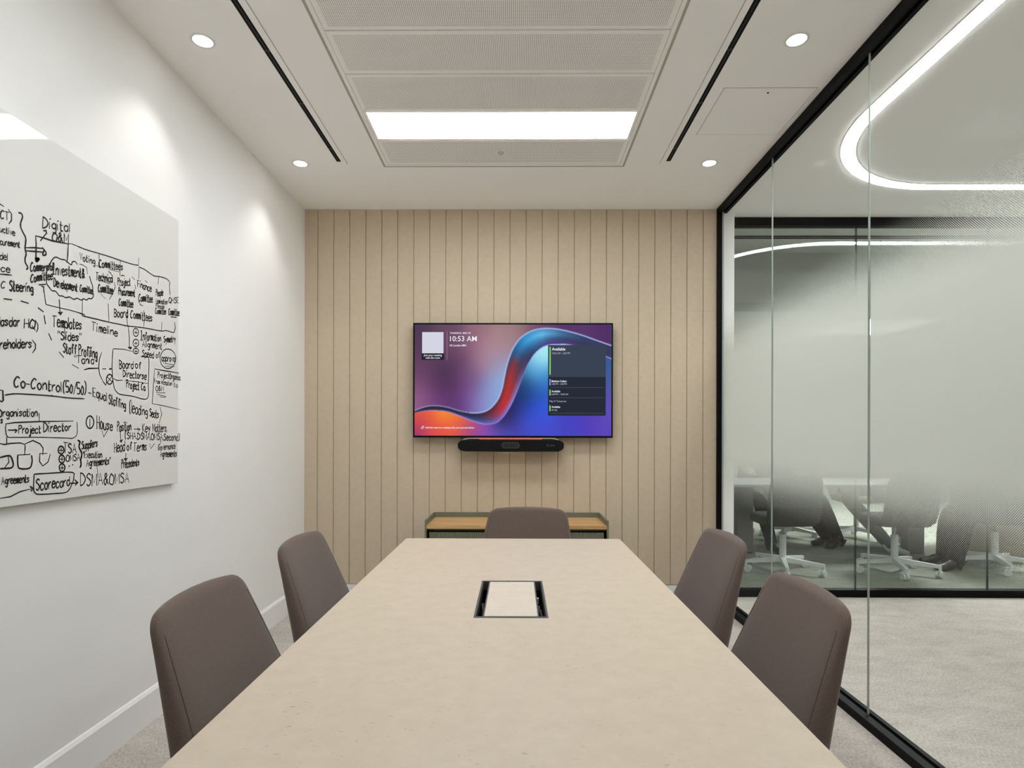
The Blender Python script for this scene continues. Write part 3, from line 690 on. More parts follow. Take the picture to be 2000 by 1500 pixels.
fx = [(j*NX+i, (j+1)*NX+i, (j+1)*NX+i+1, j*NX+i+1) for j in range(NY-1) for i in range(NX-1)]
me.from_pydata(vx, [], fx)
at = me.color_attributes.new('picture', 'FLOAT_COLOR', 'POINT')
buf = np.ones((NX*NY, 4), np.float32); buf[:, :3] = COLS.reshape(-1, 3); at.data.foreach_set('color', buf.ravel())
m, nt, N, Lk = new_mat('display_picture'); N.remove(N['Principled BSDF'])
an = N.new('ShaderNodeAttribute'); an.attribute_name = 'picture'; e = N.new('ShaderNodeEmission'); e.inputs[1].default_value = 1.0
Lk.new(an.outputs['Color'], e.inputs[0]); Lk.new(e.outputs[0], N['Material Output'].inputs[0]); me.materials.append(m)
disp = bpy.data.objects.new('display', me); COL.objects.link(disp); disp.parent = t; disp['label'] = 'glowing display with a curling ribbon picture and meeting panel'
EM = {}
def em(r,g,b2):
    if (r,g,b2) not in EM: EM[(r,g,b2)] = emat('screen_ink_%d' % len(EM), lin(r,g,b2), 1.0)
    return EM[(r,g,b2)]
def srect(mb, xa, ya, xb, yb2, lay=1):
    (x0_, z1_), (x1_, z0_) = S(xa, ya), S(xb, yb2); y = TYF-0.0010-0.0002*lay
    return mb.add([(x0_,y,z0_),(x1_,y,z0_),(x1_,y,z1_),(x0_,y,z1_)], [(0,1,2,3)])
def stext(txt, x, y, w, h, lay=3, align='L', offset=0.0):
    """text set on the screen: baseline-left x,y, overall width w and capital height h in screen units"""
    cu = bpy.data.curves.new('txt', 'FONT'); cu.body = txt; cu.size = 1.0; cu.offset = offset; cu.resolution_u = 3
    o = bpy.data.objects.new('txt', cu); COL.objects.link(o)
    dg = bpy.context.evaluated_depsgraph_get(); ev = o.evaluated_get(dg); me_ = ev.to_mesh()
    P_ = np.array([v.co[:] for v in me_.vertices]); F_ = [list(p.vertices) for p in me_.polygons]; ev.to_mesh_clear()
    bpy.data.objects.remove(o); bpy.data.curves.remove(cu)
    x0_, x1_ = P_[:,0].min(), P_[:,0].max(); kx = w/(x1_-x0_); ky = h/0.69
    mb = MB(); vv = []
    for p in P_:
        a, c = S(x+(p[0]-x0_)*kx, y-p[1]*ky); vv.append((a, TYF-0.0010-0.0002*lay, c))
    mb.add(vv, F_); return mb
def merge(*mbs):
    r = MB()
    for q in mbs: r.add(q.v, q.f)
    return r
dark = MB(); srect(dark, 62, 262, 268, 325); obj('caption_box', dark, em(40,38,52), disp)
qr = MB(); srect(qr, 68, 70, 262, 264, 2); obj('pale_square', qr, em(212,213,226), disp)
obj('divider', srect(MB(), 292, 62, 297, 328), em(150,115,150), disp)
obj('panel', srect(MB(), 1213, 187, 1737, 480), em(57,67,84), disp)
obj('panel', srect(MB(), 1213, 480, 1737, 835), em(40,44,56), disp)
for (ya, yb2) in ((203,460),(596,650),(740,794)): obj('green_bar', srect(MB(), 1226, ya, 1237, yb2, 2), em(140,212,112), disp)
obj('violet_bar', srect(MB(), 1226, 500, 1237, 556, 2), em(150,150,226), disp)
for yy in (574, 668, 810): obj('rule', srect(MB(), 1235, yy, 1720, yy+4, 2), em(74,80,96), disp)
for q in (stext('THURSDAY, MAY 30', 320, 86, 188, 15, offset=0.012), stext('10:53 AM', 322, 153, 243, 47, offset=0.004), stext('London MR1', 352, 200, 118, 17, offset=0.012),
    stext('Join your meeting', 82, 290, 166, 16, offset=0.012), stext('with this room', 100, 314, 130, 16, offset=0.012),
    stext('Available', 1248, 237, 122, 26, offset=0.015), stext('Matthew Collyer', 1246, 527, 138, 17, offset=0.015), stext('Available', 1246, 620, 78, 17, offset=0.015), stext('Available', 1246, 763, 78, 17, offset=0.015),
    stext('Add this room to a meeting with your personal device', 98, 954, 444, 16, offset=0.012)): obj('screen_text', q, em(240,240,248), disp)
for q in (stext('10:52 AM - 2:00 PM', 1250, 270, 162, 15), stext('2:00 PM - 3:00 PM', 1246, 552, 138, 15), stext('3:00 PM - 12:00 AM', 1246, 646, 150, 15), stext('May 31 Tomorrow', 1228, 710, 152, 16), stext('All day', 1246, 790, 52, 15)): obj('screen_text', q, em(186,190,204), disp)
for shp in (((320,184,342,187),(320,197,342,200),(320,184,323,200),(339,184,342,200),(330,188,333,196)),
            ((62,940,78,943),(62,955,78,958),(62,940,65,958),(75,940,78,958),(68,932,86,935),(83,932,86,950))):
    ic = MB()
    for (xa,ya,xb,yb2) in shp: srect(ic, xa, ya, xb, yb2, 3)
    obj('icon', ic, em(232,232,244), disp)

# ================================================================== SOUND BAR
t = thing('video_bar', 'black fabric-fronted video conference bar mounted under the screen', 'sound bar', (-0.040, 4.15, 1.093))
bx0, bx1, bz0, bz1, by = -0.414, 0.333, 1.095, 1.178, 4.150
def bar_outline(x0_, x1_, z0_, z1_):
    o = []
    for (cx, cz, sx_, sz_) in ((x1_, z0_, -1, 1), (x1_, z1_, -1, -1), (x0_, z1_, 1, -1), (x0_, z0_, 1, 1)):
        seg = [(cx+sx_*0.055, cz), (cx+sx_*0.030, cz+sz_*0.004), (cx+sx_*0.010, cz+sz_*0.014), (cx+sx_*0.001, cz+sz_*0.026), (cx, cz+sz_*0.034)]
        o += seg if (sx_*sz_ < 0) else seg[::-1]
    return o
o1 = bar_outline(bx0, bx1, bz0, bz1)
i1 = [(bx0+(bx1-bx0)*0.5+(x-(bx0+bx1)/2)*0.992, (bz0+bz1)/2+(z-(bz0+bz1)/2)*0.93) for x, z in o1]
fab = pmat('speaker_cloth', lin(24,24,26), 0.95, 0.15, noise=(900, 0.35, 2))
obj('grille', MB().loft([[(x,by-0.012,z) for x,z in i1],[(x,by-0.004,z) for x,z in o1],[(x,by+0.070,z) for x,z in o1],[(x,by+0.078,z) for x,z in i1]]), fab, t, smooth=True)
hd = [(bx0+0.034,1.1785),(bx0+0.050,1.186),(bx0+0.075,1.1905),(bx1-0.075,1.1905),(bx1-0.050,1.186),(bx1-0.034,1.1785),(bx1-0.052,1.1782),(bx1-0.078,1.1855),(bx0+0.078,1.1855),(bx0+0.052,1.1782)]
obj('top_hood', MB().prism(hd, by+0.002, by+0.060, 'y'), pmat('silver_plastic', lin(196,186,170), 0.4, 0.5), t)
def capsule(cx, cz, hw, r, n=10):
    o = []
    for k in range(n+1): a = -PI/2+PI*k/n; o.append((cx+hw+r*math.cos(a), cz+r*math.sin(a)))
    for k in range(n+1): a = PI/2+PI*k/n; o.append((cx-hw+r*math.cos(a), cz+r*math.sin(a)))
    return o
cx, cz = -0.042, 1.138
oc, ic_ = capsule(cx, cz, 0.043, 0.0215), capsule(cx, cz, 0.043, 0.0165)
ring = MB(); n = len(oc)
ring.v = [(x,by-0.016,z) for x,z in oc]+[(x,by-0.016,z) for x,z in ic_]+[(x,by-0.011,z) for x,z in oc]+[(x,by-0.011,z) for x,z in ic_]
for k in range(n):
    j = (k+1)%n
    for f in ([k,j,n+j,n+k],[2*n+k,3*n+k,3*n+j,2*n+j],[k,2*n+k,2*n+j,j],[n+k,n+j,3*n+j,3*n+k]): ring.f.append(f); ring.m.append(0)
cw = obj('camera_window', MB().prism(ic_, by-0.0135, by-0.0118, 'y'), pmat('camera_glass', lin(14,14,16), 0.1, 0.6), t)
obj('ring', ring, pmat('camera_ring', lin(62,62,64), 0.35, 0.5), cw)
obj('lens', MB().tube([(cx,by-0.0136,cz),(cx,by-0.0165,cz)], [0.010,0.007], 20), pmat('camera_lens', lin(4,4,5), 0.08, 0.8), cw, smooth=True)
rl = MB()
for k in range(24):
    a = -0.262+k*0.0186; rl.box(a, a+0.0150, by-0.0005, by+0.003, 1.1795, 1.1850)
obj('indicator_light', rl, emat('red_indicator', lin(255,40,52), 1.3), t)
lg = MB()
Lx, Lz = 0.214, 1.139
for (xa,za,xb,zb) in ((0,0.010,0,-0.010),(0,0.010,0.015,0.0),(0.015,0.0,0.004,-0.008),(0.004,-0.008,0.004,0.003)):
    lg.tube([(Lx+xa,by-0.0125,Lz+za),(Lx+xb,by-0.0125,Lz+zb)], 0.0009, 6)
def flat_text(txt, x, z, w, h, y):
    cu = bpy.data.curves.new('txt', 'FONT'); cu.body = txt; cu.resolution_u = 3
    o = bpy.data.objects.new('txt', cu); COL.objects.link(o)
    ev = o.evaluated_get(bpy.context.evaluated_depsgraph_get()); me_ = ev.to_mesh()
    P_ = np.array([v.co[:] for v in me_.vertices]); F_ = [list(p.vertices) for p in me_.polygons]; ev.to_mesh_clear()
    bpy.data.objects.remove(o); bpy.data.curves.remove(cu)
    kx = w/(P_[:,0].max()-P_[:,0].min()); x_ = P_[:,0].min()
    return MB().add([(x+(p[0]-x_)*kx, y, z+p[1]*h/0.69) for p in P_], F_)
wt = flat_text('poly', Lx+0.022, Lz-0.005, 0.032, 0.012, by-0.0126); lg.add(wt.v, wt.f)
obj('logo', lg, pmat('grey_print', lin(88,88,90), 0.5, 0.4), t)
obj('bracket', MB().rbox(-0.135,0.050,by+0.010,YB-0.001,1.0825,1.0945,0.003,2).box(-0.12,0.03,by+0.079,YB-0.001,1.10,1.16), pmat('beige_bracket', lin(196,176,152), 0.5, 0.4), t)

# handwriting: word, baseline start y z, end y z, cap heights (mm on the board); strokes: pen width, y z pairs (mm)
WORDS = [
('CT',1720,1846,1750,1850,24,24),('uctive',1718,1805,1770,1810,18,18),('curement',1719,1767,1788,1781,18,18),('del',1718,1724,1744,1728,19,20),
('ce',1722,1689,1753,1694,19,20),('Digital',1874,1871,1987,1897,36,28),('O&M',1914,1844,1983,1857,27,31),('Commercial',1827,1719,1915,1747,28,21),
('Committee',1828,1685,1914,1718,24,25),('Investment&',1915,1734,2058,1760,34,31),('Development',1920,1694,2023,1705,29,25),
('Committee',2036,1708,2099,1713,23,23),('C',1723,1640,1737,1644,19,19),('Steering',1752,1639,1837,1656,31,24),('lasdar',1718,1529,1787,1539,26,27),
('HQ',1804,1537,1846,1546,27,28),('reholders',1719,1462,1832,1481,26,27),('Templates',1916,1563,2044,1576,36,32),
('"Slides"',1939,1524,2041,1535,27,27),('Staff',1961,1483,2020,1486,31,32),('Profiling',2031,1485,2120,1487,36,33),
('"Tania"',2012,1457,2115,1463,25,26),('Timeline',2092,1582,2228,1584,31,26),('Voting',2035,1817,2108,1821,23,22),
('Committees',2128,1819,2258,1842,27,26),('Technical',2114,1767,2201,1781,27,28),('Committee',2125,1728,2203,1738,27,28),
('Project',2230,1779,2303,1795,26,27),('Procurement',2234,1743,2330,1759,26,27),('Committee',2236,1703,2320,1712,26,27),
('Finance',2347,1801,2436,1803,27,28),('Committee',2354,1747,2444,1761,28,29),('People',2467,1793,2517,1807,26,26),
('Nomination',2467,1762,2548,1775,21,21),('People',2467,1743,2526,1751,18,19),('Committee',2463,1718,2539,1730,23,24),
('QHSE',2559,1785,2634,1801,24,25),('Committee',2557,1733,2639,1745,27,28),('Board',2210,1653,2289,1667,30,31),
('Committees',2304,1669,2442,1680,29,31),('Information',2368,1593,2502,1608,35,24),('Symmetry',2522,1606,2608,1622,26,27),
('Alignment',2378,1566,2509,1575,25,26),('Speed',2378,1527,2453,1530,25,26),('of',2468,1534,2494,1536,23,24),('approval',2507,1525,2609,1535,26,27),
('Board',2240,1463,2321,1470,33,27),('of',2334,1476,2369,1473,27,27),('Directors@',2261,1432,2403,1436,26,28),('Project',2281,1392,2358,1390,29,30),
('Co.',2371,1391,2399,1388,27,28),('Project',2481,1451,2563,1454,23,24),('Organisa',2567,1454,2647,1454,24,25),('From',2458,1426,2494,1425,18,18),
('inception',2503,1426,2583,1425,18,19),('to',2597,1422,2628,1420,19,19),('O&M',2468,1394,2522,1397,21,21),('Co-Control',1768,1355,1952,1352,31,32),
('(50/50)',1962,1352,2065,1352,36,39),('Equal',2100,1348,2170,1334,31,30),('Staffing',2182,1324,2276,1309,36,29),
('(leading',2300,1296,2411,1287,46,31),('Seats',2427,1286,2487,1278,31,32),('House',2120,1231,2202,1226,47,31),('Position',2229,1221,2308,1226,36,32),
('Key',2380,1221,2429,1222,33,34),('Matters,',2447,1222,2546,1222,31,33),('(SHA,DSMA,OMSA,Second)',2274,1193,2642,1182,25,29),
('Head',2212,1141,2272,1147,36,37),('of',2284,1149,2313,1149,29,30),('Terms',2325,1144,2407,1144,33,34),('Governance',2485,1144,2610,1147,23,24),
('Agreements',2500,1115,2621,1111,26,27),('Precedents',2253,1079,2359,1086,32,25),('Suppliers',2046,1158,2123,1166,26,27),
('"Execution',2051,1127,2146,1125,22,23),('Agreements"',2069,1097,2192,1099,24,26),('DSMA&OMSA',2040,1029,2297,1021,45,37),
('Organisation',1714,1262,1855,1267,21,23),('s',1723,1243,1729,1242,19,19),('Project',1785,1212,1868,1214,24,23),
('Director',1880,1216,1995,1225,31,22),('TSA',1963,1146,2020,1146,36,30),('OMSA',1975,1118,2038,1120,22,23),('Agreements',1726,1061,1824,1061,22,23),
('Scorecard',1851,1031,1990,1036,36,29),
]
LINES = [
(4,[1747,1881,1758,1872,1758,1852,1749,1839]),(4,[1712,1884,1719,1886,1731,1884]),(4,[1714,1679,1742,1685,1759,1688]),
(5,[1783,1885,1794,1886,1797,1876,1791,1858,1791,1844,1798,1832,1809,1817,1809,1800,1807,1786,1809,1776,1811,1767,1807,1752,1808,1741,1817,1728,1812,1720]),
(5,[1807,1786,1845,1798,1875,1805]),(5,[1809,1777,1845,1786,1877,1794]),(5,[1873,1807,1887,1797,1886,1788,1875,1784,1877,1794,1880,1802]),
(5,[1847,1836,1849,1813,1848,1768,1851,1756]),(6,[1846,1765,1861,1768,1851,1756,1847,1764,1856,1766,1851,1758]),
(5,[1847,1836,1879,1840,1913,1842,1947,1848,1986,1855]),(3,[1988,1858,2003,1860,2046,1860,2121,1867]),(6,[1866,1827,1890,1860]),
(6,[1878,1863,1888,1867,1891,1859,1887,1862]),(5,[1982,1853,1980,1819,1977,1790]),
(4,[1903,1757,1908,1772,1921,1789,1933,1794,1950,1793,1966,1796,1978,1792,1996,1788,2000,1798,2013,1804,2023,1797]),
(3,[2033,1801,2046,1803,2067,1799,2071,1777]),
(4,[2082,1772,2088,1756,2096,1742,2098,1721,2101,1706,2091,1694,2078,1692,2067,1684,2054,1685,2041,1678,2023,1680,2008,1673,1988,1676,1972,1670,1957,1672,1943,1670,1934,1677,1925,1681,1913,1679,1902,1687,1891,1697,1890,1711,1891,1734,1895,1749,1903,1762]),
(6,[1733,1611,1759,1614]),(6,[1793,1618,1819,1617]),(6,[1858,1611,1877,1603]),(6,[1881,1591,1886,1566]),(6,[1900,1536,1911,1518]),
(5,[1944,1483,1963,1468]),(4,[2001,1448,2030,1439]),(4,[2057,1436,2081,1444,2125,1450]),(4,[1846,1570,1856,1558,1856,1544,1851,1533]),
(4,[1835,1505,1847,1494,1847,1480,1836,1465]),(6,[1861,1685,1886,1693]),(6,[1871,1683,1880,1683]),(6,[1879,1681,1880,1666]),
(3,[1881,1668,1887,1634,1893,1629,1943,1630,2008,1632,2059,1629]),(3,[2046,1624,2057,1624,2122,1628]),(4,[2048,1681,2046,1624]),
(6,[1943,1656,1947,1611]),(6,[1939,1613,1957,1617,1948,1608,1941,1613]),(4,[2022,1860,2065,1861,2126,1867,2191,1873,2242,1876,2314,1882,2352,1889]),
(4,[2354,1918,2352,1889]),(4,[2356,1885,2354,1835]),(4,[2358,1883,2391,1883,2452,1874,2486,1880,2534,1885,2563,1878,2563,1856,2568,1820]),
(4,[2486,1878,2480,1845]),(4,[2128,1866,2133,1815]),(4,[2244,1877,2242,1817]),(4,[2116,1820,2147,1821]),(3,[2180,1824,2239,1831]),
(4,[2142,1771,2188,1772]),(4,[2178,1816,2191,1813,2196,1805]),(3,[2138,1723,2162,1711]),(3,[2211,1784,2215,1766,2201,1739,2183,1712]),
(4,[2239,1778,2257,1785]),(4,[2248,1817,2258,1824,2269,1823]),(4,[2313,1832,2329,1825]),(4,[2331,1805,2335,1789]),(4,[2354,1744,2364,1734,2380,1732]),
(4,[2395,1839,2409,1834]),(7,[2575,1727,2615,1732]),(4,[2177,1695,2182,1632]),(4,[2287,1698,2282,1665,2286,1637]),(4,[2386,1714,2390,1687,2386,1644]),
(4,[2508,1690,2506,1655]),(5,[2603,1708,2608,1684,2599,1663,2580,1659]),(4,[2022,1632,2047,1631,2060,1629]),
(4,[2048,1624,2111,1626,2185,1628,2243,1631,2287,1633,2386,1644,2504,1652,2539,1660,2589,1660]),(4,[2289,1637,2297,1592,2297,1549]),
(7,[2291,1550,2312,1552,2301,1546,2297,1550]),
(4,[2343,1633,2350,1629,2353,1622,2351,1613,2346,1605,2337,1601,2329,1602,2323,1607,2321,1615,2324,1624,2330,1631,2339,1633,2347,1631]),
(5,[2329,1615,2345,1617]),(5,[2337,1624,2337,1610]),
(4,[2343,1590,2351,1586,2354,1579,2353,1570,2346,1563,2337,1559,2329,1560,2322,1565,2320,1573,2323,1581,2330,1587,2339,1590,2348,1588]),
(5,[2329,1572,2345,1574]),(5,[2337,1581,2337,1567]),
(4,[2343,1554,2350,1551,2353,1546,2352,1540,2346,1534,2338,1532,2329,1532,2323,1535,2321,1541,2324,1547,2331,1552,2339,1554,2347,1553]),
(5,[2329,1540,2346,1542]),(5,[2337,1549,2337,1535]),
(4,[2574,1583,2600,1572,2612,1552,2606,1528,2585,1508,2555,1497,2524,1500,2503,1514,2497,1535,2507,1558,2530,1576,2561,1583,2590,1578]),
(4,[2529,1517,2592,1518]),(3,[2529,1505,2604,1511]),(3,[2204,1530,2209,1533,2264,1539,2323,1538]),
(4,[2204,1530,2199,1460,2209,1392,2227,1370,2251,1363,2316,1361,2409,1357,2417,1422,2420,1519,2400,1526,2369,1525]),
(4,[2209,1420,2226,1415,2258,1419]),(3,[2272,1419,2354,1421,2413,1419]),
(5,[2192,1433,2200,1428,2203,1419,2201,1409,2195,1401,2186,1397,2177,1399,2171,1405,2169,1415,2172,1424,2179,1431,2188,1434,2197,1431]),
(5,[2174,1423,2198,1407]),(5,[2196,1426,2176,1405]),(4,[2143,1510,2132,1484,2128,1452,2134,1426,2153,1401]),(6,[2153,1402,2166,1392,2169,1402]),
(5,[2148,1450,2166,1452]),(6,[2184,1453,2197,1456,2191,1458]),(5,[2058,1437,2081,1444,2128,1450]),(5,[2460,1485,2540,1485,2637,1486]),
(3,[2458,1482,2450,1412,2444,1340]),(3,[2448,1399,2442,1338,2513,1334,2647,1322]),(4,[2471,1387,2534,1389]),(4,[2479,1380,2540,1374]),
(4,[2496,1370,2536,1370]),(4,[1737,1326,1771,1332,1824,1334,1913,1335,1984,1333,2058,1335]),(5,[1721,1339,1729,1339,1731,1310,1727,1306,1721,1307]),
(8,[1912,1336,1915,1335]),(5,[2077,1357,2090,1356]),(4,[2497,1327,2509,1296,2492,1259]),
(5,[2092,1274,2100,1267,2104,1256,2102,1244,2095,1235,2086,1231,2076,1234,2069,1242,2067,1254,2070,1265,2078,1273,2088,1275,2097,1270]),
(5,[2085,1264,2085,1237]),(4,[2146,1222,2155,1200,2175,1224]),(5,[2327,1231,2363,1230]),(5,[2348,1235,2365,1230,2352,1223]),(5,[2246,1217,2248,1184]),
(6,[2244,1184,2260,1190,2250,1179,2245,1183,2256,1186]),(4,[2427,1171,2434,1150,2459,1172]),(5,[2502,1188,2502,1170]),(5,[2278,1136,2278,1110]),
(6,[2268,1115,2288,1115,2278,1107,2270,1115]),(5,[2027,1189,2038,1183,2033,1165,2046,1141,2041,1117,2043,1101,2037,1094]),(3,[2120,1097,2127,1054]),
(4,[1862,1276,1863,1250]),(4,[1739,1240,1771,1245,1862,1250,2006,1255]),
(3,[1740,1238,1739,1222,1746,1202,1771,1200,1862,1200,1973,1197,2006,1197,2024,1213,2023,1252]),(6,[1749,1222,1778,1222]),
(6,[1771,1224,1779,1222,1773,1215]),(5,[1743,1200,1743,1180]),(4,[1721,1182,1735,1179,1755,1182,1791,1183,1808,1178]),
(4,[1808,1178,1809,1169,1807,1146]),(4,[1809,1180,1838,1190,1866,1179,1878,1165,1877,1144]),(5,[1782,1146,1827,1147]),
(5,[1782,1146,1782,1121,1789,1105,1825,1104,1835,1123,1833,1143]),(4,[1864,1148,1894,1148]),(4,[1865,1147,1864,1123,1877,1108,1898,1120,1907,1145]),
(5,[1721,1141,1753,1145,1764,1128,1765,1114,1755,1108,1721,1108]),(4,[1748,1144,1751,1126,1737,1111]),
(5,[1957,1169,1962,1165,1965,1158,1964,1151,1959,1146,1953,1144,1947,1146,1942,1151,1941,1158,1943,1165,1948,1169,1954,1170,1960,1167]),
(5,[1946,1157,1960,1156]),(5,[1953,1164,1953,1150]),
(5,[1960,1139,1965,1134,1968,1128,1967,1121,1962,1116,1956,1114,1950,1116,1945,1121,1944,1128,1946,1135,1951,1139,1957,1140,1963,1137]),
(5,[1949,1127,1963,1126]),(5,[1956,1134,1956,1120]),
(5,[1962,1110,1967,1105,1969,1099,1968,1092,1964,1087,1958,1085,1951,1087,1947,1093,1945,1099,1947,1106,1952,1110,1959,1111,1965,1108]),
(5,[1951,1098,1964,1097]),(5,[1957,1105,1957,1091]),(6,[1988,1102,1990,1101]),(6,[2003,1106,2005,1105]),
(5,[2027,1189,2037,1183,2033,1167,2046,1143,2041,1122,2043,1108,2038,1095]),
(4,[1843,1084,1893,1083,1999,1080,2009,1064,2002,1042,1978,1015,1921,1015,1867,1018,1849,1023,1841,1038,1843,1084]),(7,[1991,1043,2026,1041]),
(7,[2014,1053,2028,1042,2017,1035]),(4,[1721,1021,1756,1022,1791,1034,1828,1038]),(7,[1829,1046,1842,1037,1831,1032,1833,1039]),
]

# ================================================================== WHITEBOARD WITH HANDWRITING
WX = -1.520
t = thing('whiteboard', 'large frameless white glass board covered in black handwriting on the white wall', 'whiteboard', (WX, 1.6, 0.993))
obj('glass_panel', MB().rbox(WX-0.007, WX, 0.20, 2.632, 0.993, 2.171, 0.0015, 2), M['whiteboard'], t)
for yy in (0.4, 1.5, 2.45):
    for zz in (1.15, 2.05): obj('spacer', MB().tube([(XL+0.0005,yy,zz),(WX-0.0072,yy,zz)], 0.016, 14), M['steel'], t, smooth=True)
GL = {'a':'472806133345 4843','b':'0b03 062846432303','c':'472806133344','d':'472806133345 4b43','e':'0646381805133344','f':'4a3b2a23 0838','g':'472806143445 4841302011','h':'0b03 0628384643','i':'0803 0a1b',
 'j':'28211001 2a2b','k':'0b03 380543','l':'0b03','m':'0803 06182823 26384843','n':'0803 0628384643','o':'280613334628','p':'0800 062846432304','q':'472806133345 4840','r':'0803 062838','s':'47280735341304','t':'1b132333 0838',
 'u':'0804133346 4843','v':'082348','w':'0813263348','x':'0843 4803','y':'082548 4820','z':'08480343','A':'032b53 1646','B':'0b03 0b3a492707 27453303','C':'5a3b1906133344','D':'0b03 0b3a573403','E':'4b0b0343 0737','F':'4b0b03 0737',
 'G':'5a3b190613334737','H':'0b03 4b43 0747','I':'0b2b1303 1343 0b1b','J':'3b35331304','K':'0b03 4b0743','M':'030b255b53','N':'030b434b','O':'2b08042343583a2b','P':'030b 0b3b490707','Q':'2b08042343583a2b 2551','S':'4a2b0937452304','T':'0b5b 2b23','V':'0b234b',
 '5':'4b0b0737453303','0':'29170513334738 29','/':'024b','(':'2c0a0512','):':'',')':'0c2a2502','-':'0636','"':'0b09 2b29','&':'53192b3906132347','@':'464526352846','.':'0304',',':'0402',' ':''}
GL['0'] = '2917051333473829'; GL['@'] = '4735263546482806134 3'.replace(' ', '')
STRAIGHT = set('AMNEFHKTVvwzxL/')
HEX = {c: i for i, c in enumerate('0123456789abc')}
def glyph(c):
    out = []
    for st in GL.get(c, '').split(' '):
        if st: out.append([(HEX[st[i]]+0.0, HEX[st[i+1]]-3.0) for i in range(0, len(st)-1, 2)])
    return out
def adv(c):
    if c == ' ': return 3.0
    p = [q[0] for st in glyph(c) for q in st]; return (max(p) if p else 2)+1.5
def smooth_line(p, per=5):
    if len(p) < 3: return p
    P_ = [p[0]]+list(p)+[p[-1]]; o = []
    for i in range(1, len(P_)-2):
        a,b2,c,d = [Vector(q) for q in P_[i-1:i+3]]
        for k in range(per):
            q = k/per; v = 0.5*((2*b2)+(-a+c)*q+(2*a-5*b2+4*c-d)*q*q+(-a+3*b2-3*c+d)*q**3); o.append((v.x, v.y))
    o.append(tuple(p[-1])); return o
ink = MB(); layer = [0]
def ribbon(p, w):
    """p in millimetres on the board (y along the wall, z up)"""
    q = [Vector(p[0])]
    for a in p[1:]:
        if (Vector(a)-q[-1]).length > 0.15: q.append(Vector(a))
    if len(q) < 2: q.append(q[0]+Vector((0.6, 0.6)))
    layer[0] = (layer[0]+1) % 7; x = WX+0.0004+0.00004*layer[0]; vv = []; n = len(q)
    d0 = (q[1]-q[0]).normalized()*w*0.3; d1 = (q[-1]-q[-2]).normalized()*w*0.3; q[0] = q[0]-d0; q[-1] = q[-1]+d1
    for i in range(n):
        t_ = (q[min(i+1,n-1)]-q[max(i-1,0)]); t_ = t_.normalized() if t_.length > 1e-6 else Vector((1,0))
        nn = Vector((-t_.y, t_.x)); ww = w*1.15*(0.62 if i in (0, n-1) else 1.0)*(0.92+0.16*random.random())/2
        for s in (1,-1):
            r = q[i]+nn*ww*s; vv.append((x, r.x/1000, r.y/1000))
    ink.add(vv, [(2*i, 2*i+1, 2*i+3, 2*i+2) for i in range(n-1)])
def write(txt, y0, z0, y1, z1, h0, h1, w=4.0):
    tot = sum(adv(c) for c in txt)-1.5; pos = 0.0
    w = min(4.4, max(3.0, (h0+h1)/2*0.16))
    for c in txt:
        jit = random.uniform(-0.35, 0.35); sl = random.uniform(-0.03, 0.05)
        for st in glyph(c):
            p = smooth_line(st) if c not in STRAIGHT else st
            o = []
            for gx, gy in p:
                f = (pos+gx+sl*gy)/tot; h = h0+(h1-h0)*f
                o.append((y0+(y1-y0)*f, z0+(z1-z0)*f+h*(gy+jit)/8.0))
            ribbon(o, w)
        pos += adv(c)
for wd in WORDS: write(*wd)
for w, p in LINES:
    pl = [(p[i], p[i+1]) for i in range(0, len(p), 2)]
    ribbon(smooth_line(pl) if len(pl) > 5 else pl, w*0.95)
ho = obj('handwriting', ink, M['marker'], t); ho['label'] = 'black marker notes, boxes and arrows'

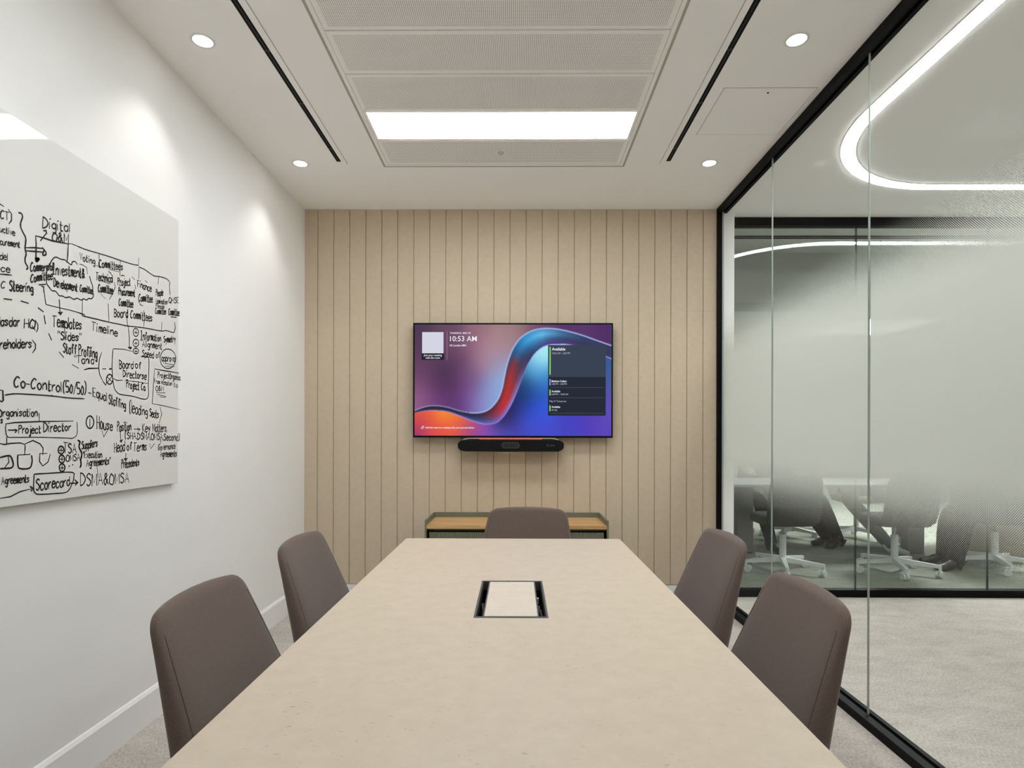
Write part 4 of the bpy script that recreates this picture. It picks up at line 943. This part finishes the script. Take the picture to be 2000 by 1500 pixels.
# ================================================================== OPEN OFFICE BEHIND THE PARTITION
def swivel_chair(label, beige=False, x=0, y=0, rz=0.0, brz=PI):
    c = thing('swivel_chair', label, 'chair', (0,0,0), group='office swivel chairs beyond the partition')
    obj('column', MB().tube([(0,0,0.085),(0,0,0.335)], 0.029, 20), M['white_metal'], c, smooth=True)
    obj('gas_lift', MB().tube([(0,0,0.335),(0,0,0.43)], 0.012, 14), M['steel'], c, smooth=True)
    b = MB(); b.lathe([(0.0,0.075),(0.028,0.075),(0.042,0.09),(0.042,0.125),(0.030,0.14),(0.0,0.14)], n=20)
    for k in range(5):
        a = brz+2*PI*k/5; ca, sa = math.cos(a), math.sin(a)
        r0 = [(-0.024,0.03,0.088),(0.024,0.03,0.088),(0.021,0.03,0.134),(-0.021,0.03,0.134)]
        r1 = [(-0.016,0.335,0.080),(0.016,0.335,0.080),(0.013,0.335,0.106),(-0.013,0.335,0.106)]
        b.loft([[(u*-sa+v*ca, u*ca+v*sa, z) for u,v,z in r] for r in (r0, r1)])
        tx, ty_ = 0.328*ca, 0.328*sa
        cs = MB().tube([(tx,ty_,0.104),(tx,ty_,0.052)], 0.012, 12)
        ang = a+0.9+k
        wx, wy = math.cos(ang), math.sin(ang)
        for s in (-1, 1):
            p0 = (tx-wy*0.020+wx*s*0.004, ty_+wx*0.020+wy*s*0.004, 0.030); p1 = (tx-wy*0.020+wx*s*0.024, ty_+wx*0.020+wy*s*0.024, 0.030)
            cs.tube([p0, p1], 0.030, 20)
        obj('caster', cs, M['white_metal'], c, smooth=True)
    obj('base', b, M['white_metal'], c)
    fabm = M['beige_shell'] if beige else M['dark_fabric']
    s = MB(); rr = []
    for (z, g) in ((0.428,-0.02),(0.436,-0.003),(0.47,0.0),(0.50,-0.004),(0.512,-0.025)):
        rr.append([((0.235+g)*sgn_pow(math.cos(2*PI*i/32),0.45), 0.01+(0.225+g)*sgn_pow(math.sin(2*PI*i/32),0.45), z) for i in range(32)])
    s.loft(rr); obj('seat', s, fabm, c, smooth='full')
    bk = MB(); rr = []
    for (z, w_, y_) in ((0.44,0.20,-0.20),(0.47,0.225,-0.225),(0.55,0.235,-0.245),(0.70,0.232,-0.270),(0.82,0.222,-0.290),(0.86,0.200,-0.297),(0.875,0.16,-0.300)):
        rr.append([(w_*sgn_pow(math.cos(2*PI*i/32),0.5), y_+0.028*math.sin(2*PI*i/32)-0.03*(1-abs(sgn_pow(math.cos(2*PI*i/32),0.5))**2)+0.03, z) for i in range(32)])
    bk.loft(rr); obj('backrest', bk, fabm, c, smooth='full')
    c.location = (x, y, 0); c.rotation_euler = (0,0,rz)
    return c
GC = 'office swivel chairs beyond the partition'
sc1 = swivel_chair('charcoal swivel chair on white star base nearest the black corner frame', False, 2.375, 5.27, 0.0)
dup(sc1, (3.355, 5.25, 0), 0.0, 'charcoal swivel chair on white star base just right of the glass joint', GC)
dup(sc1, (4.375, 5.42, 0), -1.29, 'charcoal swivel chair on white star base at the right edge of the photo', GC)
bc = swivel_chair('pale swivel chair across the long table behind the legs nearest the corner frame', True, 2.50, 7.05, PI)
dup(bc, (3.28, 7.05, 0), PI+0.15, 'pale swivel chair across the long table under the person with crossed feet', GC)
dup(bc, (4.05, 7.05, 0), PI-0.1, 'pale swivel chair across the long table behind the grey trousers', GC)

t = thing('office_table', 'long pale grey topped table half hidden by the frosted glass', 'table', (3.9, 6.25, 0))
obj('tabletop', MB().rbox(1.9, 6.0, 5.72, 6.62, 0.712, 0.738, 0.006, 2), pmat('pale_grey_top', lin(172,174,172), 0.5, 0.3), t)
for xx in (2.35, 4.10, 5.75):
    obj('leg', MB().rbox(xx-0.085, xx+0.085, 6.06, 6.20, 0.0, 0.714, 0.02, 3), pmat('grey_leg_panel', lin(112,112,114), 0.6, 0.3), t)

t = thing('curved_counter', 'dark curved counter at the back of the office beside the corner frame', 'counter', (3.6, 9.6, 0))
def arc_ring(r, z, n=28): return [(3.4+r*math.cos(PI+PI*k/(n-1)), 10.6+r*0.9*math.sin(PI+PI*k/(n-1)), z) for k in range(n)]+[(3.4+(r-0.3)*math.cos(2*PI-PI*k/(n-1)), 10.6+(r-0.3)*0.9*math.sin(2*PI-PI*k/(n-1)), z) for k in range(n)]
obj('front', MB().loft([arc_ring(1.55,0.0),arc_ring(1.55,1.02)]), pmat('dark_counter', lin(70,70,70), 0.7, 0.3), t, smooth=True)
obj('worktop', MB().loft([arc_ring(1.60,1.021),arc_ring(1.60,1.06)]), M['white_metal'], t, smooth=True)
t = thing('pouf', 'round beige upholstered pouf at the right edge behind the glass', 'pouf', (4.92, 6.02, 0))
obj('cushion', MB().lathe([(0.0,0.46),(0.26,0.46),(0.335,0.44),(0.36,0.40),(0.36,0.08),(0.345,0.04),(0.30,0.03)], (4.92,6.02,0), 40), M['beige_shell'], t, smooth=True)
obj('base', MB().lathe([(0.28,0.0),(0.28,0.03)], (4.92,6.02,0), 32), M['black_matt'], t)

# ---- seated people: one skinned body each, clothes as children
def skin(name, joints, bones, mat, parent, lv=2, root=0):
    me_ = bpy.data.meshes.new('tmp'); me_.from_pydata([j[0] for j in joints], bones, []); me_.update()
    o = bpy.data.objects.new('tmp', me_); COL.objects.link(o)
    o.modifiers.new('skin', 'SKIN'); sv = me_.skin_vertices[0].data
    for i, j in enumerate(joints):
        r = j[1]; sv[i].radius = r if isinstance(r, tuple) else (r, r); sv[i].use_root = (i == root)
    sm = o.modifiers.new('sub', 'SUBSURF'); sm.levels = lv; sm.render_levels = lv
    dg = bpy.context.evaluated_depsgraph_get(); dg.update()
    mesh = bpy.data.meshes.new_from_object(o.evaluated_get(dg)); mesh.name = name
    bpy.data.objects.remove(o); bpy.data.meshes.remove(me_)
    mesh.materials.clear(); mesh.materials.append(mat); mesh.polygons.foreach_set('use_smooth', [True]*len(mesh.polygons))
    r = bpy.data.objects.new(name, mesh); COL.objects.link(r); r.parent = parent; return r
skin_mat = pmat('skin', lin(196,150,124), 0.6, 0.3)
def person(label, loc, rz, legs, shirt, trousers, shoes, hair):
    """legs: [(knee, ankle, toe)] left then right, in the person's own frame (facing +y, seat at the origin)"""
    t = thing('person', label, 'person', loc, rz, 'people seated in the office')
    J = []; Bn = []
    def add(p, r, par=None):
        J.append((p, r)); i = len(J)-1
        if par is not None: Bn.append((par, i))
        return i
    pel = add((0,-0.03,0.60), 0.125); wa = add((0,-0.05,0.78), 0.115, pel); chs = add((0,-0.05,0.98), 0.125, wa)
    nk0 = add((0,-0.03,1.10), 0.062, chs); nk = add((0,-0.015,1.17), 0.052, nk0)
    jaw = add((0,0.015,1.235), 0.064, nk); hd = add((0,0.01,1.30), (0.076,0.088), jaw); tp = add((0,0.0,1.365), 0.062, hd)
    add((0,0.098,1.278), 0.013, hd)
    for s in (-1, 1): add((s*0.082,0.0,1.29), 0.014, hd)
    arms = []
    for s in (-1, 1):
        sh_ = add((s*0.165,-0.05,1.04), 0.060, chs); el = add((s*0.225,0.03,0.78), 0.042, sh_); fo = add((s*0.205,0.16,0.79), 0.040, el)
        wr = add((s*0.155,0.30,0.80), 0.026, fo); pm = add((s*0.135,0.355,0.795), (0.034,0.018), wr)
        for k, (dx, ln_) in enumerate(((-0.026,0.070),(-0.009,0.082),(0.009,0.078),(0.026,0.060))):
            f1 = add((s*0.128+dx,0.395,0.792), 0.0092, pm); f2 = add((s*0.124+dx*1.1,0.395+ln_*0.55,0.786), 0.0085, f1); add((s*0.120+dx*1.15,0.395+ln_,0.772), 0.0075, f2)
        th = add((s*0.135-s*0.040,0.350,0.792), 0.011, pm); add((s*0.135-s*0.058,0.390,0.786), 0.009, th)
        arms.append((sh_, el, fo, wr))
    lg = []
    for s, (kn, an, toe) in zip((-1, 1), legs):
        hp = add((s*0.095,0.0,0.56), 0.092, pel); k_ = add(kn, 0.060, hp); mid = add(tuple((Vector(kn)*0.62+Vector(an)*0.38)), 0.056, k_); a_ = add(an, 0.036, mid)
        heel = tuple(Vector(an)+Vector((0,0,-0.04))); tv = Vector(toe); d = (tv-Vector(an))
        ball = add(tuple(Vector(an)+d*0.6+Vector((0,0,-0.02))), (0.036,0.026), a_); add(toe, (0.026,0.018), ball); lg.append((hp, k_, mid, a_, ball, len(J)-1))
    skin('body', J, Bn, skin_mat, t)
    def sub(idx, grow, name, mat, edges):
        mp_ = {k: i for i, k in enumerate(idx)}
        jj = [(J[k][0], tuple(r+grow for r in (J[k][1] if isinstance(J[k][1], tuple) else (J[k][1],)*2))) for k in idx]
        return skin(name, jj, [(mp_[a], mp_[b2]) for a, b2 in edges], mat, t)
    si = [pel, wa, chs, nk0]+[q for a in arms for q in a]; se_ = [(pel,wa),(wa,chs),(chs,nk0)]
    for a in arms: se_ += [(chs,a[0]),(a[0],a[1]),(a[1],a[2]),(a[2],a[3])]
    sub(si, 0.014, 'shirt', shirt, se_)
    ti = [pel]; te = []
    for l in lg:
        J.append((tuple(Vector(J[l[3]][0])+Vector((0,0,-0.035))), 0.034)); cuff = len(J)-1      # trouser cuff over the shoe
        ti += list(l[:4])+[cuff]; te += [(pel,l[0]),(l[0],l[1]),(l[1],l[2]),(l[2],l[3]),(l[3],cuff)]
    sub(ti, 0.022, 'trousers', trousers, te)
    for s, l, (kn, an, toe) in zip((-1,1), lg, legs):
        hb = tuple(Vector(an)+Vector((0,0,-0.030))-(Vector(toe)-Vector(an)).normalized()*0.03)
        skin('shoe', [(J[l[3]][0], 0.046), (hb, 0.042), (J[l[4]][0], (0.048,0.038)), (toe, (0.038,0.028))], [(0,1),(0,2),(2,3)], shoes, t)
    skin('hair', [((0,-0.015,1.335), (0.084,0.090)), ((0,-0.012,1.375), 0.066), ((0,-0.05,1.275), 0.062)], [(0,1),(0,2)], hair, t)
    return t
cl = {k: pmat('cloth_'+k, lin(*c), 0.9, 0.1, noise=(160, 0.1, 2)) for k, c in dict(navy=(48,52,62), dark=(42,42,44), grey=(92,94,98), white=(205,206,206), blue=(92,112,140), olive=(92,96,78), black=(24,24,25)).items()}
hairm = pmat('dark_hair', lin(46,36,30), 0.6, 0.3)
shoe_b = pmat('black_shoe_leather', lin(22,22,23), 0.35, 0.5); shoe_w = pmat('pale_trainer', lin(190,190,192), 0.5, 0.4)
# across the table, facing the corridor
person('seated person in navy trousers with feet apart next to the corner frame', (2.50, 7.0, 0), PI, [((-0.20,0.44,0.50),(-0.18,0.80,0.075),(-0.20,0.98,0.028)),((0.20,0.42,0.50),(0.12,0.48,0.085),(0.18,0.66,0.030))], cl['white'], cl['navy'], shoe_b, hairm)
person('seated person in dark trousers with black shoes tucked together left of the glass joint', (3.28, 7.0, 0), PI, [((-0.10,0.42,0.50),(-0.20,0.62,0.085),(-0.02,0.70,0.035)),((0.10,0.44,0.49),(-0.18,0.40,0.075),(0.02,0.48,0.028))], cl['blue'], cl['dark'], shoe_b, hairm)
person('seated person in grey trousers with pale shoes stretching a leg behind the glass joint', (4.05, 7.0, 0), PI, [((-0.20,0.44,0.50),(-0.20,0.40,0.085),(-0.22,0.58,0.030)),((0.36,0.44,0.50),(0.26,1.00,0.095),(0.12,1.10,0.035))], cl['grey'], cl['grey'], shoe_w, hairm)
# on the near chair at the right, turned left along the partition
person('seated person in black trousers and black boots facing left at the right edge', (4.375, 5.42, 0), PI/2, [((-0.12,0.36,0.49),(-0.10,0.42,0.085),(-0.10,0.62,0.028)),((0.17,0.30,0.50),(0.16,0.36,0.085),(0.20,0.56,0.028))], cl['black'], cl['black'], shoe_b, hairm)
